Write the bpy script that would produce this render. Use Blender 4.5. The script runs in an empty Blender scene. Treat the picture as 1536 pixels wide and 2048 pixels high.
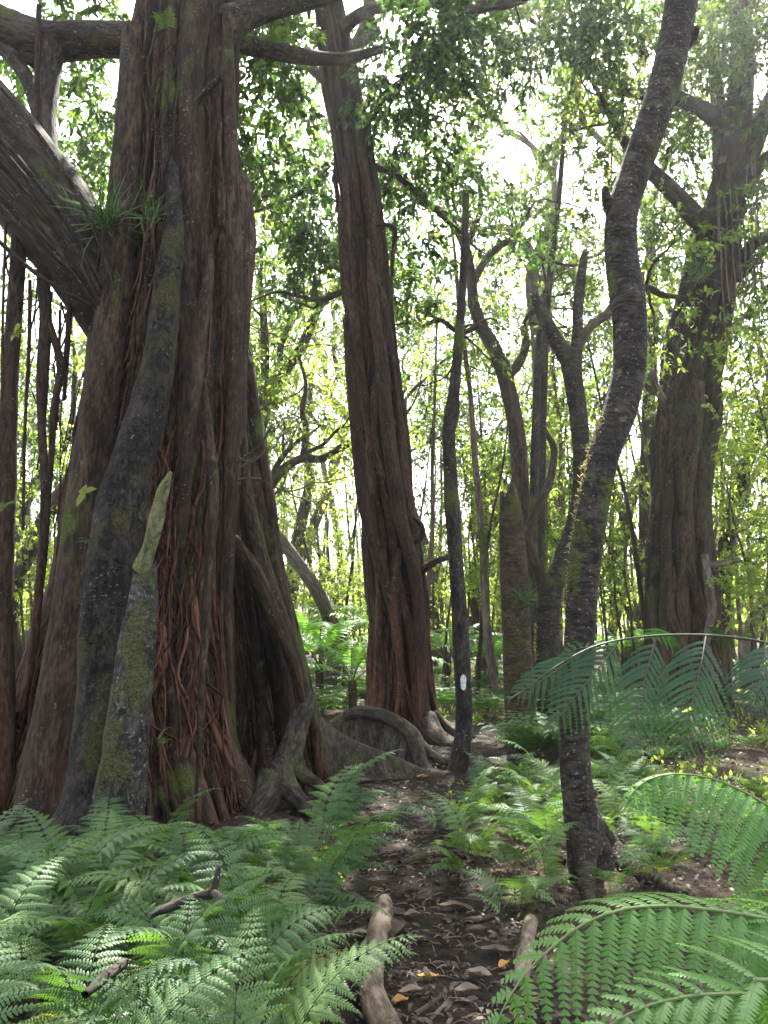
import bpy, math, random
import numpy as np
from math import radians, pi, sin, cos, tan
rng = np.random.default_rng(11)
random.seed(11)
SC = bpy.context.scene
COL = SC.collection
UP = np.array([0., 0., 1.])
# ------------------------------------------------------------------ camera model (metres; photo 1536 x 2048)
FPX, PITCH, EYE = 1577.0, radians(7.44), np.array([0., 0., 1.5])

def ray(px, py):
    u, v = (px-768)/FPX, (1024-py)/FPX
    return np.array([u, cos(PITCH)-v*sin(PITCH), sin(PITCH)+v*cos(PITCH)])

def at(px, py, Y):
    d = ray(px, py)
    return EYE + d*(Y/d[1])

def gp(px, py):
    d = ray(px, py)
    return EYE + d*(-1.5/d[2])

# ------------------------------------------------------------------ noise
def vn(p, seed=0):
    p = np.asarray(p, float)
    i = np.floor(p).astype(np.int64); f = p-i; f = f*f*(3-2*f)
    def h(a, b, c):
        n = (a*374761393 + b*668265263 + c*2147483647 + seed*1274126177) & 0xffffffff
        n = ((n ^ (n >> 13))*1274126177) & 0xffffffff
        return ((n ^ (n >> 16)) & 0xffff)/65535.0
    x, y, z = i[..., 0], i[..., 1], i[..., 2]
    fx, fy, fz = f[..., 0], f[..., 1], f[..., 2]
    def l(a, b, t): return a+(b-a)*t
    return l(l(l(h(x, y, z), h(x+1, y, z), fx), l(h(x, y+1, z), h(x+1, y+1, z), fx), fy),
             l(l(h(x, y, z+1), h(x+1, y, z+1), fx), l(h(x, y+1, z+1), h(x+1, y+1, z+1), fx), fy), fz)

def fbm(p, o=3, seed=0):
    p = np.asarray(p, float); s = 0; a = .5
    for k in range(o):
        s = s + a*(vn(p*2**k, seed+k)-.5); a *= .5
    return s

def nrm(v):
    v = np.asarray(v, float)
    return v/np.maximum(np.linalg.norm(v, axis=-1, keepdims=True), 1e-9)

# ------------------------------------------------------------------ mesh collector
class MB:
    def __init__(s):
        s.v = []; s.b = []; s.t = []; s.q = []; s.tr = []; s.qm = []; s.trm = []; s.n = 0
    def add(s, v, q=None, tri=None, bco=None, tint=.5, mat=0):
        v = np.asarray(v, float).reshape(-1, 3); k = len(v)
        s.v.append(v); s.b.append(v if bco is None else np.asarray(bco, float).reshape(-1, 3))
        s.t.append(np.full(k, tint, float) if np.isscalar(tint) else np.asarray(tint, float).ravel())
        if q is not None and len(q):
            q = np.asarray(q).reshape(-1, 4); s.q.append(q+s.n); s.qm.append(np.full(len(q), mat))
        if tri is not None and len(tri):
            tri = np.asarray(tri).reshape(-1, 3); s.tr.append(tri+s.n); s.trm.append(np.full(len(tri), mat))
        s.n += k
    def mesh(s, name, mats, origin=(0, 0, 0), smooth=True):
        v = np.concatenate(s.v)-np.asarray(origin, float)
        Q = np.concatenate(s.q) if s.q else np.zeros((0, 4), int)
        T = np.concatenate(s.tr) if s.tr else np.zeros((0, 3), int)
        mi = np.concatenate((s.qm if s.q else [])+(s.trm if s.tr else []))
        me = bpy.data.meshes.new(name)
        me.vertices.add(len(v)); me.vertices.foreach_set('co', v.astype(np.float32).ravel())
        nl = Q.size+T.size
        me.loops.add(nl); me.loops.foreach_set('vertex_index', np.concatenate([Q.ravel(), T.ravel()]).astype(np.int32))
        npoly = len(Q)+len(T); me.polygons.add(npoly)
        ls = np.concatenate([np.arange(len(Q))*4, Q.size+np.arange(len(T))*3]).astype(np.int32)
        me.polygons.foreach_set('loop_start', ls)
        me.polygons.foreach_set('material_index', mi.astype(np.int32))
        me.polygons.foreach_set('use_smooth', np.full(npoly, smooth))
        a = me.attributes.new('bco', 'FLOAT_VECTOR', 'POINT'); a.data.foreach_set('vector', np.concatenate(s.b).astype(np.float32).ravel())
        a = me.attributes.new('tint', 'FLOAT', 'POINT'); a.data.foreach_set('value', np.concatenate(s.t).astype(np.float32))
        for m in (mats if isinstance(mats, (list, tuple)) else [mats]): me.materials.append(m)
        me.update(calc_edges=True)
        return me
    def build(s, name, mats, parent=None, smooth=True, origin=None):
        if origin is None: origin = tuple(parent.location) if parent is not None else (0, 0, 0)
        # a sub-part's origin: its parent part carries the same world origin
        if parent is not None and parent.parent is not None: origin = tuple(parent.parent.location)
        o = bpy.data.objects.new(name, s.mesh(name, mats, origin, smooth)); COL.objects.link(o)
        if parent is not None: o.parent = parent
        else: o.location = origin
        return o

def tag(o, label, cat, group=None, kind=None):
    if label: o['label'] = label
    if cat: o['category'] = cat
    if group: o['group'] = group
    if kind: o['kind'] = kind
    return o

def thing(name, label, cat, loc=(0, 0, 0), group=None):
    o = bpy.data.objects.new(name, None); COL.objects.link(o); o.location = tuple(float(x) for x in loc)
    o.empty_display_size = .1
    return tag(o, label, cat, group)

def clone(o, loc=None, rz=0., sc=1., label=None, group=None, tilt=(0, 0)):
    r = o.copy(); COL.objects.link(r)
    if loc is not None: r.location = tuple(float(x) for x in loc)
    r.rotation_euler = (tilt[0], tilt[1], rz); r.scale = (sc, sc, sc)
    if label: r['label'] = label
    if group: r['group'] = group
    for ch in list(o.children):
        c = ch.copy(); COL.objects.link(c); c.parent = r
        for g in ch.children:
            d = g.copy(); COL.objects.link(d); d.parent = c
    return r

# ------------------------------------------------------------------ tubes
def resample(pts, rad, step):
    pts = np.asarray(pts, float); rad = np.asarray(rad, float)
    if len(pts) == 2:
        pts = np.array([pts[0], (pts[0]+pts[1])/2, pts[1]]); rad = np.array([rad[0], (rad[0]+rad[1])/2, rad[1]])
    P = np.vstack([2*pts[0]-pts[1], pts, 2*pts[-1]-pts[-2]]); out = []; ro = []
    for i in range(len(pts)-1):
        n = max(2, int(np.ceil(np.linalg.norm(pts[i+1]-pts[i])/step)))
        t = np.arange(n)/n
        a, b, c, d = P[i], P[i+1], P[i+2], P[i+3]
        t = t[:, None]
        out.append(.5*((2*b)+(-a+c)*t+(2*a-5*b+4*c-d)*t*t+(-a+3*b-3*c+d)*t**3))
        tt = t[:, 0]*t[:, 0]*(3-2*t[:, 0]); ro.append(rad[i]+(rad[i+1]-rad[i])*tt)
    out.append(pts[-1:]); ro.append(rad[-1:])
    return np.concatenate(out), np.concatenate(ro)

def frames(p):
    T = np.gradient(p, axis=0); T = nrm(T)
    a = np.array([1., 0, 0]) if abs(T[0][0]) < .8 else np.array([0, 1., 0])
    N = np.zeros_like(p); n = nrm(a-T[0]*np.dot(a, T[0]))
    for i in range(len(p)):
        n = nrm(n-T[i]*np.dot(n, T[i])); N[i] = n
    return T, N, np.cross(T, N)

_ts = [0]
def tube(mb, pts, rad, sides=8, step=.15, wob=.1, wfreq=6., mat=0, tint=.5, cap='tip', jag=0.):
    """A tapering limb along PTS; its radius wanders by WOB."""
    p, r = resample(pts, rad, step)
    T, N, B = frames(p); _ts[0] += 1; sd = _ts[0]
    th = np.arange(sides)*2*pi/sides
    s = np.concatenate([[0], np.cumsum(np.linalg.norm(np.diff(p, axis=0), axis=1))])
    C, S = np.cos(th), np.sin(th)
    q = np.stack(np.broadcast_arrays(C[None]*1.3+sd*5.1, S[None]*1.3, s[:, None]*wfreq/4), -1)
    k = 1+wob*2*fbm(q, 3, sd)
    R = r[:, None]*k
    V = p[:, None]+R[..., None]*(C[None, :, None]*N[:, None]+S[None, :, None]*B[:, None])
    if cap == 'broken':
        V[-1] += T[-1]*(rng.random(sides)*jag-.3*jag)[:, None]
    bc = np.stack(np.broadcast_arrays(r[:, None]*C[None]+sd*3.17 % 50, r[:, None]*S[None]+sd*1.7 % 50, s[:, None]+sd*2.3 % 50), -1)
    m = len(p); i = np.arange(m-1)[:, None]*sides; j = np.arange(sides)[None]; j2 = (j+1) % sides
    Q = np.stack([i+j, i+j2, i+sides+j2, i+sides+j], -1).reshape(-1, 4)
    V = V.reshape(-1, 3); bc = bc.reshape(-1, 3)
    e = p[-1]+T[-1]*(r[-1]*.6 if cap == 'tip' else -jag*.5)
    V = np.vstack([V, e]); bc = np.vstack([bc, bc[-1]])
    L = (m-1)*sides
    tri = np.stack([L+np.arange(sides), L+(np.arange(sides)+1) % sides, np.full(sides, m*sides)], -1)
    mb.add(V, Q, tri, bc, tint, mat)

def ptube(mb, spec, **k):
    """spec rows: (px, py, depth, radius in photo pixels)"""
    pts = [at(a, b, c) for a, b, c, d in spec]; rad = [d*c/FPX for a, b, c, d in spec]
    tube(mb, pts, rad, **k)

# ------------------------------------------------------------------ foliage
LQ = np.array([[1, 2, 4, 5]]); LT = np.array([[0, 1, 5], [2, 3, 4]])
def leaves(mb, pos, dirs, nor, L, W, tint, mat=0, curl=.25):
    n = len(pos)
    d = nrm(dirs); b = nrm(np.cross(d, nor)); m = np.cross(b, d)
    L = np.broadcast_to(L, n)[:, None]; W = np.broadcast_to(W, n)[:, None]
    def pt(u, w): return pos+d*(u*L)+b*(w*W)-m*(curl*u*u*L)+m*(abs(w)*.5*W)
    V = np.stack([pt(0, 0), pt(.3, .5), pt(.68, .42), pt(1, 0), pt(.68, -.42), pt(.3, -.5)], 1)
    o = (np.arange(n)*6)[:, None, None]
    mb.add(V.reshape(-1, 3), (LQ[None]+o).reshape(-1, 4), (LT[None]+o).reshape(-1, 3), None, np.repeat(tint, 6), mat)

def sprays(mb, c, d, n=14, tw=.35, L=.1, W=.04, droop=.5, mat=0, tmat=None, tw_r=.003, spread=.9):
    """Leafy twigs: one twig per row of C going along D with N leaves."""
    c = np.asarray(c, float); d = nrm(d); k = len(c)
    if k == 0: return
    s = .15+.85*rng.random((k, n)); twl = tw*(.6+.8*rng.random((k, 1)))
    pos = c[:, None]+d[:, None]*(s*twl)[..., None]-UP*(droop*.5*s*s*twl)[..., None]+rng.normal(0, .02, (k, n, 3))
    dr = d[:, None]*.5+rng.normal(0, spread*.6, (k, n, 3))-UP*droop*.6
    no = UP+rng.normal(0, .55, (k, n, 3))
    ts = np.clip(rng.normal(.5, .18, (k, 1))+rng.normal(0, .13, (k, n)), 0, 1)
    sz = .5+.95*rng.random(k*n)**1.3
    leaves(mb, pos.reshape(-1, 3), dr.reshape(-1, 3), no.reshape(-1, 3), L*sz, W*sz, ts.ravel(), mat)
    if tmat is not None:
        e = c+d*twl-UP*droop*.5*twl; mid = c+d*twl*.5-UP*droop*.125*twl
        x = nrm(np.cross(d, UP+.01)); y = np.cross(x, d)
        ring = [x, -.5*x+.87*y, -.5*x-.87*y]
        V = np.stack([c+r*tw_r for r in ring]+[mid+r*tw_r*.8 for r in ring]+[e+r*tw_r*.3 for r in ring], 1)
        q = np.array([[0, 1, 4, 3], [1, 2, 5, 4], [2, 0, 3, 5], [3, 4, 7, 6], [4, 5, 8, 7], [5, 3, 6, 8]])
        mb.add(V.reshape(-1, 3), (q[None]+(np.arange(k)*9)[:, None, None]).reshape(-1, 4), None, None, .5, tmat)

def clump(mb, c, R, ns, flat=.75, **k):
    c = np.asarray(c, float)
    u = nrm(rng.normal(0, 1, (ns, 3))); r = R*rng.random(ns)**.45
    off = u*r[:, None]*np.array([1, 1, flat])
    sprays(mb, c+off*.8, u+rng.normal(0, .5, (ns, 3))+np.array([0, 0, -.1]), **k)

def grow(mb, p, d, L, r, lvl, tips, wig=.35, nchild=(2, 3), up=.25, sides=7, mat=0, spread=.8):
    d = nrm(d); n = 5; pts = [np.array(p, float)]; rad = [r]
    for i in range(n):
        d = nrm(d+rng.normal(0, wig, 3)*np.array([1, 1, .7])+UP*up*.3)
        pts.append(pts[-1]+d*L/n); rad.append(r*(1-.42*(i+1)/n))
    tube(mb, pts, rad, sides=max(4, sides), step=L/9, wob=.12, mat=mat)
    if lvl == 0:
        for i in (2, 3, 4, 5): tips.append((pts[i], nrm(pts[i]-pts[i-1])))
        return
    for k in range(rng.integers(nchild[0], nchild[1]+1)):
        i = n if k == 0 else rng.integers(2, n+1)
        dd = nrm(pts[i]-pts[i-1])+rng.normal(0, spread*.6, 3)+UP*up*.3
        grow(mb, pts[i], dd, L*(.62+.25*rng.random()), rad[i]*(.85 if k == 0 else .62), lvl-1, tips, wig, nchild, up, sides-1, mat, spread)

# ------------------------------------------------------------------ fern blades
ST_PLAIN = (np.array([0, .45, .8, .95, 1.]), np.array([.46, .5, .4, .22, .06]))
ST_TOOTH = (np.array([0, .1, .16, .3, .36, .5, .56, .7, .76, .9, 1.]), np.array([.3, .6, .3, .56, .26, .48, .2, .36, .13, .2, .03]))
ST_POINT = (np.array([0, .4, .72, 1.]), np.array([.5, .47, .3, .04]))
ST_SAW = (np.array([0, .3, .5, .62, .85, 1.]), np.array([.3, .55, .3, .42, .2, .03]))
def pinna(mb, base, d, n, L, W, k, droop=.3, st=ST_PLAIN, lean=.3, tint=.5, mat=0, smat=1, rr=.0, tip=.25, peak=.25, fill=1., curl=.15, bend=None, jit=.05, pexp=.75):
    """One leaf strip of a frond: an axis with K pairs of pinnules of length W."""
    d = nrm(d); n = nrm(n-d*np.dot(n, d))
    s = (np.arange(k)+.6)/k
    def axis(s):
        a = base+d*(L*s)[:, None]-UP*(droop*L*s*s)[:, None]
        if bend is not None: a = a+np.asarray(bend)*(L*s*s)[:, None]
        return a
    ax = axis(s); t = nrm(axis(s+.01)-axis(s-.01)); side = nrm(np.cross(t, n)); nn = np.cross(side, t)
    prof = np.where(s < peak, .6+.4*s/peak, np.maximum(1-(s-peak)/(1-peak), .03)**pexp)
    lp = W*prof*(1+rng.normal(0, jit, k)); wd = L/k*fill
    u, hw = st; m = len(u); VV = []; tv = []
    for sg in (1, -1):
        pd = nrm(side*sg+t*(lean+rng.normal(0, jit, k))[:, None])
        V = ax[:, None]+pd[:, None]*(u[None]*lp[:, None])[..., None]-nn[:, None]*(curl*u*u*lp[:, None])[..., None]
        # neighbour pinnules ride slightly over each other
        a = V+t[:, None]*(hw*wd)[None, :, None]; b = V-t[:, None]*(hw*wd)[None, :, None]+nn[:, None]*(.12*hw*wd)[None, :, None]
        VV.append(np.stack([a, b], 2).reshape(k, m*2, 3))
        tv.append(np.repeat(np.clip(tint+rng.normal(0, .05, k), 0, 1), m*2))
    V = np.concatenate(VV); i = np.arange(m-1)*2
    q = np.stack([i, i+1, i+3, i+2], -1)
    mb.add(V.reshape(-1, 3), (q[None]+(np.arange(2*k)*m*2)[:, None, None]).reshape(-1, 4), None, None, np.concatenate(tv), mat)
    if rr > 0:
        ss = np.linspace(0, 1, 7); tube(mb, axis(ss), rr*(1-.8*ss), sides=4, step=L, wob=0, mat=smat, tint=.6)

def arch(n, stipe, blade, lean, curve, side=0.):
    """Local rachis: rises along +Z, arches over towards +Y. Returns points, index where the blade begins"""
    pts = [np.zeros(3)]; a = lean
    ns = max(3, int(n*.3)); 
    for i in range(ns):
        pts.append(pts[-1]+np.array([0, sin(a), cos(a)])*stipe/ns); a += curve*.12/ns
    nb = n-ns
    for i in range(nb):
        a += curve/nb; pts.append(pts[-1]+np.array([side*i/nb*blade/nb, sin(a), cos(a)])*np.array([1, blade/nb, blade/nb]))
    return np.array(pts), ns

def lacy_frond(mb, stipe=.25, blade=.5, lean=.25, curve=1.4, pairs=12, wid=.5, kp=11, tint=.5, side=0., st=ST_SAW, mats=(0, 1), rr=.0022):
    """A broad, three times divided triangular fern frond"""
    P, ns = arch(20, stipe, blade, lean, curve, side)
    tube(mb, P, np.linspace(rr, rr*.3, len(P)), sides=4, step=.5, wob=0, mat=mats[1], tint=.15)
    B = P[ns:]; s = np.linspace(0, 1, len(B))
    for i in range(pairs):
        g_ = (i+.15)/(pairs+.1); f = 1-(1-g_)**1.3; gap = blade*1.3*(1-g_)**.3/pairs
        x = np.array([np.interp(f, s, B[:, c]) for c in range(3)])
        x2 = np.array([np.interp(min(f+.05, 1.05), s, B[:, c]) for c in range(3)])
        t = nrm(x2-x+1e-6); sd = nrm(np.cross(t, UP)); n = nrm(np.cross(sd, t))
        for sg in (1, -1):
            Lp = blade*wid*(1-f)**.9*(.85+.25*rng.random())+.012
            d = sd*sg+t*(.3+.35*f+rng.normal(0, .06))+n*rng.normal(.06, .06)
            W = min(gap*.62, Lp*.24)+.003
            pinna(mb, x, d, n+sd*rng.normal(0, .15), Lp, W, int(np.clip(Lp/.0125, 4, kp*2)), droop=.15+.22*rng.random(), st=st, lean=.55, tint=tint, mat=mats[0], smat=mats[1],
                  rr=rr*.35 if f < .6 else 0, peak=.15, fill=.86, curl=.25, jit=.1, pexp=.8)
    # tip
    pinna(mb, B[-2], B[-1]-B[-3], nrm(np.cross(np.cross(B[-1]-B[-3], UP), B[-1]-B[-3])), .06, .012, 6, 0.2, st=ST_SAW, tint=tint, mat=mats[0])

def plume(mb, P, up_at, pairs, Lmax, W, kp, prof, droop=(.4, .4), fwd=.35, tint=.5, mats=(0, 1), rr=.006, st=ST_PLAIN, sides=(1, 1), rise=0., start=.12, end=1., peak=.2, fill=1., lean=.25, curl=.15, pr=.0016, jit=.05, pexp=.75, spread=None):
    """A twice divided tree fern frond on the world rachis P"""
    tube(mb, P, np.linspace(rr, rr*.2, len(P)), sides=7, step=.06, wob=.05, mat=mats[1], tint=.55)
    P, _ = resample(P, np.ones(len(P)), .03)
    s = np.linspace(0, 1, len(P))
    for i in range(pairs):
        f = start+(end-start)*(i+.5)/pairs
        x = np.array([np.interp(f, s, P[:, c]) for c in range(3)]); x0 = np.array([np.interp(f-.02, s, P[:, c]) for c in range(3)])
        t = nrm(x-x0); sd = nrm(np.cross(t, up_at)); n = nrm(np.cross(sd, t))
        for kk, sg in enumerate((1, -1)):
            Lp = Lmax*prof(f)*sides[kk]*(.95+.1*rng.random())
            if Lp < .008: continue
            d = sd*sg*(spread[kk] if spread else 1.)+t*(fwd+.3*f+rng.normal(0, .03))+n*(rise[kk] if isinstance(rise, tuple) else rise)
            pinna(mb, x+t*rng.normal(0, .003), d, n, Lp, W*(.55+.45*prof(f)), max(4, int(kp*Lp/Lmax)), droop=droop[kk]*(.9+.2*rng.random()), st=st, lean=lean, tint=np.clip(tint+rng.normal(0, .04), 0, 1),
                  mat=mats[0], smat=mats[1], rr=pr, peak=peak, fill=fill, curl=curl, jit=jit, pexp=pexp)

def forking(par, spec, mat, tips, name='limb', twigs=5, ext=.9, sides=10, wob=.14):
    """a limb along the photo rows that goes on past its last row, thins out and carries side branches"""
    m = MB(); P = [at(a, b, c) for a, b, c, d in spec]; R = [d*c/FPX for a, b, c, d in spec]
    d = nrm(P[-1]-P[-2]); p = P[-1]; r = R[-1]
    for k in range(3):
        d = nrm(d+rng.normal(0, .25, 3)+UP*.05); p = p+d*ext/3; P.append(p); R.append(r*(.75-.22*k))
    tube(m, P, R, sides=sides, step=.1, wob=wob)
    tips.append((P[-1], d)); n = len(P)
    for k in range(twigs):
        i = int(rng.integers(max(1, n-5), n)); t = nrm(P[i]-P[i-1]); grow(m, P[i], t*.5+rng.normal(0, .6, 3)+UP*.2, .5+.6*rng.random(), R[i]*.5, 1, tips, .3, (2, 2), .15, 6)
    return m.build(name, mat, par)

def leaf_tips(par, tips, mats, per=2, L=.1, W=.04, n=13, tw=.32, name='crown', droop=.5, jit=.12):
    m = MB(); T = np.array([q for q, _ in tips]); D = np.array([q for _, q in tips])
    for rep in range(per): sprays(m, T+rng.normal(0, jit, T.shape), D+rng.normal(0, .7, T.shape), n=n, tw=tw, L=L, W=W, droop=droop, mat=0, tmat=1)
    return m.build(name, mats, par, smooth=False)
# ------------------------------------------------------------------ materials
def nodes(name):
    m = bpy.data.materials.new(name); m.use_nodes = True
    nt = m.node_tree; nt.nodes.clear()
    return m, nt

class G:
    def __init__(s, nt): s.nt = nt
    def n(s, typ, **k):
        o = s.nt.nodes.new('ShaderNode'+typ)
        for a, b in k.items():
            if a.startswith('i_'):
                key = a[2:]; key = int(key) if key.isdigit() else key.replace('_', ' ')
                s.set(o.inputs[key], b)
            else: setattr(o, a, b)
        return o
    def set(s, inp, v):
        if isinstance(v, bpy.types.NodeSocket): s.nt.links.new(v, inp)
        else: inp.default_value = v
    def noise(s, vec, scale, detail=4, rough=.55, lac=2.):
        o = s.n('TexNoise', i_Scale=scale, i_Detail=detail, i_Roughness=rough, i_Lacunarity=lac)
        s.nt.links.new(vec, o.inputs['Vector']); return o.outputs['Fac']
    def ramp(s, fac, stops, interp='LINEAR'):
        o = s.n('ValToRGB'); o.color_ramp.interpolation = interp
        e = o.color_ramp.elements
        while len(e) < len(stops): e.new(.5)
        for k, (p, c) in enumerate(stops):
            e[k].position = p; e[k].color = (*c, 1) if len(c) == 3 else c
        s.nt.links.new(fac, o.inputs[0]); return o.outputs[0]
    def rng(s, v, a, b, c=0., d=1.):
        o = s.n('MapRange', clamp=True); o.interpolation_type = 'SMOOTHSTEP'
        s.set(o.inputs['Value'], v); 
        for k, x in zip(('From Min', 'From Max', 'To Min', 'To Max'), (a, b, c, d)): o.inputs[k].default_value = x
        return o.outputs[0]
    def mix(s, f, a, b):
        o = s.n('Mix', data_type='RGBA')
        s.set(o.inputs[0], f); s.set(o.inputs[6], a if isinstance(a, bpy.types.NodeSocket) else (*a, 1)); s.set(o.inputs[7], b if isinstance(b, bpy.types.NodeSocket) else (*b, 1))
        return o.outputs[2]
    def math(s, op, a, b=0.):
        o = s.n('Math', operation=op); s.set(o.inputs[0], a); s.set(o.inputs[1], b); return o.outputs[0]
    def vmul(s, v, xyz):
        o = s.n('VectorMath', operation='MULTIPLY'); s.set(o.inputs[0], v); o.inputs[1].default_value = xyz; return o.outputs[0]
    def attr(s, name):
        return s.n('Attribute', attribute_name=name)
    def bump(s, h, st, dist=.02):
        o = s.n('Bump'); o.inputs['Strength'].default_value = st; o.inputs['Distance'].default_value = dist
        s.nt.links.new(h, o.inputs['Height']); return o.outputs[0]
    def out(s, sh): s.nt.links.new(sh, s.n('OutputMaterial').outputs[0] if 0 else s.n('OutputMaterial').inputs[0])

def bark(name, c_dark, c_mid, c_lite, red=None, red_top=2.2, moss=0., moss_c=(.05, .065, .012), lichen=0., lich_c=(.30, .31, .26), grain=.24, fs=50., cross=False, rough=.92, bump=.8, mscale=2.2, crack=0.):
    m, nt = nodes(name); g = G(nt)
    bc = g.attr('bco').outputs['Vector']; ob = g.n('NewGeometry').outputs['Position']
    st = g.vmul(bc, (1, 1, grain)) if not cross else g.vmul(bc, (.5, .5, 1.3))
    fine = g.noise(st, fs, 6, .65); mid = g.noise(st, fs*.25, 5, .6); big = g.noise(ob, 1.3, 4, .6)
    f = g.math('ADD', g.math('MULTIPLY', fine, .5), g.math('MULTIPLY', mid, .5))
    col = g.ramp(f, [(.41, c_dark), (.5, c_mid), (.59, c_lite)])
    col = g.mix(g.rng(big, .35, .7, 0, .6), col, g.mix(.6, c_dark, c_mid))
    tb = g.attr('tint').outputs['Fac']; br = g.rng(tb, 0., 1., .3, 1.9); hs = g.n('HueSaturation'); nt.links.new(br, hs.inputs['Value']); nt.links.new(col, hs.inputs['Color']); col = hs.outputs[0]
    if red:
        z = g.n('SeparateXYZ'); nt.links.new(ob, z.inputs[0])
        rz = g.rng(g.math('ADD', z.outputs[2], g.math('MULTIPLY', g.noise(g.vmul(ob, (1, 1, .4)), 2.3, 4, .6), 3.)), red_top+2.2, red_top, 0, 1)
        rn = g.rng(g.noise(g.vmul(bc, (1, 1, .1)), 9., 4, .6), .36, .6)
        redc = g.mix(g.rng(fine, .35, .65), [c*.5 for c in red], red)
        col = g.mix(g.math('MULTIPLY', g.math('MULTIPLY', rz, rn), .9), col, redc)
    if crack > 0:
        wv = g.n('VectorMath', operation='ADD'); nt.links.new(g.vmul(bc, (1.2, 1.2, .4) if not cross else (.45, .45, 1)), wv.inputs[0])
        wn = g.n('TexNoise', i_Scale=11., i_Detail=3.); nt.links.new(bc, wn.inputs['Vector']); nt.links.new(g.vmul(wn.outputs['Color'], (.13, .13, .13)), wv.inputs[1])
        vo = g.n('TexVoronoi', feature='DISTANCE_TO_EDGE', i_Scale=21.); nt.links.new(wv.outputs[0], vo.inputs['Vector'])
        ck = g.math('MAXIMUM', g.rng(vo.outputs['Distance'], .0, .2), g.rng(g.noise(bc, 7., 3), .42, .56))
        col = g.mix(g.math('MULTIPLY', g.math('SUBTRACT', 1., ck), crack*.6), col, [x*.4 for x in c_dark]); f = g.math('ADD', f, g.math('MULTIPLY', ck, crack*.5))
    if lichen > 0:
        l2 = g.math('MULTIPLY', g.rng(g.noise(ob, 9, 5, .75), .60, .66), g.rng(fine, .42, .52)); col = g.mix(g.math('MULTIPLY', l2, .45*min(1, lichen)), col, [x*.75 for x in lich_c])
        ln = g.noise(ob, 38, 4, .7); lm = g.noise(ob, 2.6, 3, .5)
        lf = g.math('MULTIPLY', g.rng(ln, .60, .68), g.rng(lm, .62-.25*lichen, .75-.25*lichen))
        col = g.mix(g.math('MULTIPLY', lf, .8), col, lich_c)
    if moss > 0:
        mn = g.noise(g.vmul(ob, (1, 1, .6)), mscale, 5, .65)
        mf = g.rng(mn, .66-.3*moss, .76-.3*moss)
        mt = g.noise(ob, 70, 3, .7)
        mcol = g.mix(g.rng(mt, .3, .7), [c*.45 for c in moss_c], [c*1.7 for c in moss_c])
        col = g.mix(mf, col, mcol)
        f = g.math('ADD', f, g.math('MULTIPLY', g.math('MULTIPLY', mt, mf), .5))
    p = g.n('BsdfPrincipled'); g.set(p.inputs['Base Color'], col); p.inputs['Roughness'].default_value = rough
    p.inputs['Specular IOR Level'].default_value = .25
    g.set(p.inputs['Normal'], g.bump(f, bump, .025))
    g.out(p.outputs[0]); return m

def leafmat(name, lo, mid, hi, trans=.45, tcol=1.6, rough=.42, hue=.06, spec=.4, tsat=None, vein=False):
    m, nt = nodes(name); g = G(nt)
    t = g.attr('tint').outputs['Fac']
    ri = g.n('ObjectInfo').outputs['Random']
    tt = g.math('ADD', t, g.math('MULTIPLY', g.math('SUBTRACT', ri, .5), hue*5))
    col = g.ramp(tt, [(.12, lo), (.5, mid), (.9, hi)])
    pos = g.n('NewGeometry').outputs['Position']
    col = g.mix(g.rng(g.noise(pos, 1.7, 3), .35, .7, 0, .3), col, lo)
    p = g.n('BsdfPrincipled'); g.set(p.inputs['Base Color'], col); p.inputs['Roughness'].default_value = rough
    p.inputs['Specular IOR Level'].default_value = spec
    tr = g.n('BsdfTranslucent')
    tc = g.n('Mix', data_type='RGBA', blend_type='MULTIPLY'); tc.inputs[0].default_value = 1
    nt.links.new(col, tc.inputs[6]); k = tsat or (1.08, 1.1, .55); tc.inputs[7].default_value = (k[0]*tcol, k[1]*tcol, k[2]*tcol, 1)
    nt.links.new(tc.outputs[2], tr.inputs[0])
    mx = g.n('MixShader'); mx.inputs[0].default_value = trans
    nt.links.new(p.outputs[0], mx.inputs[1]); nt.links.new(tr.outputs[0], mx.inputs[2])
    g.out(mx.outputs[0]); return m

def plain(name, c, rough=.8, c2=None, scale=20., spec=.3, bump=0.):
    m, nt = nodes(name); g = G(nt); pos = g.n('TexCoord').outputs['Object']
    nz = g.noise(pos, scale, 5, .6)
    p = g.n('BsdfPrincipled'); g.set(p.inputs['Base Color'], g.mix(g.rng(nz, .3, .7), c, c2 or [x*.55 for x in c]))
    p.inputs['Roughness'].default_value = rough; p.inputs['Specular IOR Level'].default_value = spec
    if bump: g.set(p.inputs['Normal'], g.bump(nz, bump, .01))
    g.out(p.outputs[0]); return m

M = {}
M['fig'] = bark('fig bark', (0.008187, 0.005304, 0.003699), (0.03275, 0.02122, 0.01387), (0.0731, 0.0488, 0.03144), red=(.17, .062, .034), red_top=.1, moss=.30, lichen=.45)
M['figL'] = bark('leaning fig bark', (0.008187, 0.004774, 0.003237), (0.03041, 0.0175, 0.01156), (0.0614, 0.03819, 0.02451), red=(.17, .062, .034), red_top=1.2, moss=.10, lichen=.3)
M['figR'] = bark('mossy fig bark', (0.01053, 0.006895, 0.004624), (0.03801, 0.02493, 0.01572), (0.0731, 0.05039, 0.03237), red=(.14, .06, .035), red_top=1.5, moss=.42, lichen=.5, moss_c=(.04, .05, .014), mscale=1.6)
M['limb'] = bark('grey limb bark', (0.009632, 0.007488, 0.00544), (0.03165, 0.02434, 0.01795), (0.0688, 0.05366, 0.03917), moss=.32, lichen=.6, grain=.25, fs=40, crack=0.5)
M['mossy'] = bark('black mossy bark', (.005, .0042, .0036), (.016, .013, .0105), (.042, .035, .027), moss=.55, moss_c=(.038,.036,.012), lichen=.45, grain=.6, fs=34, bump=1., mscale=2.8, crack=0.9)
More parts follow.
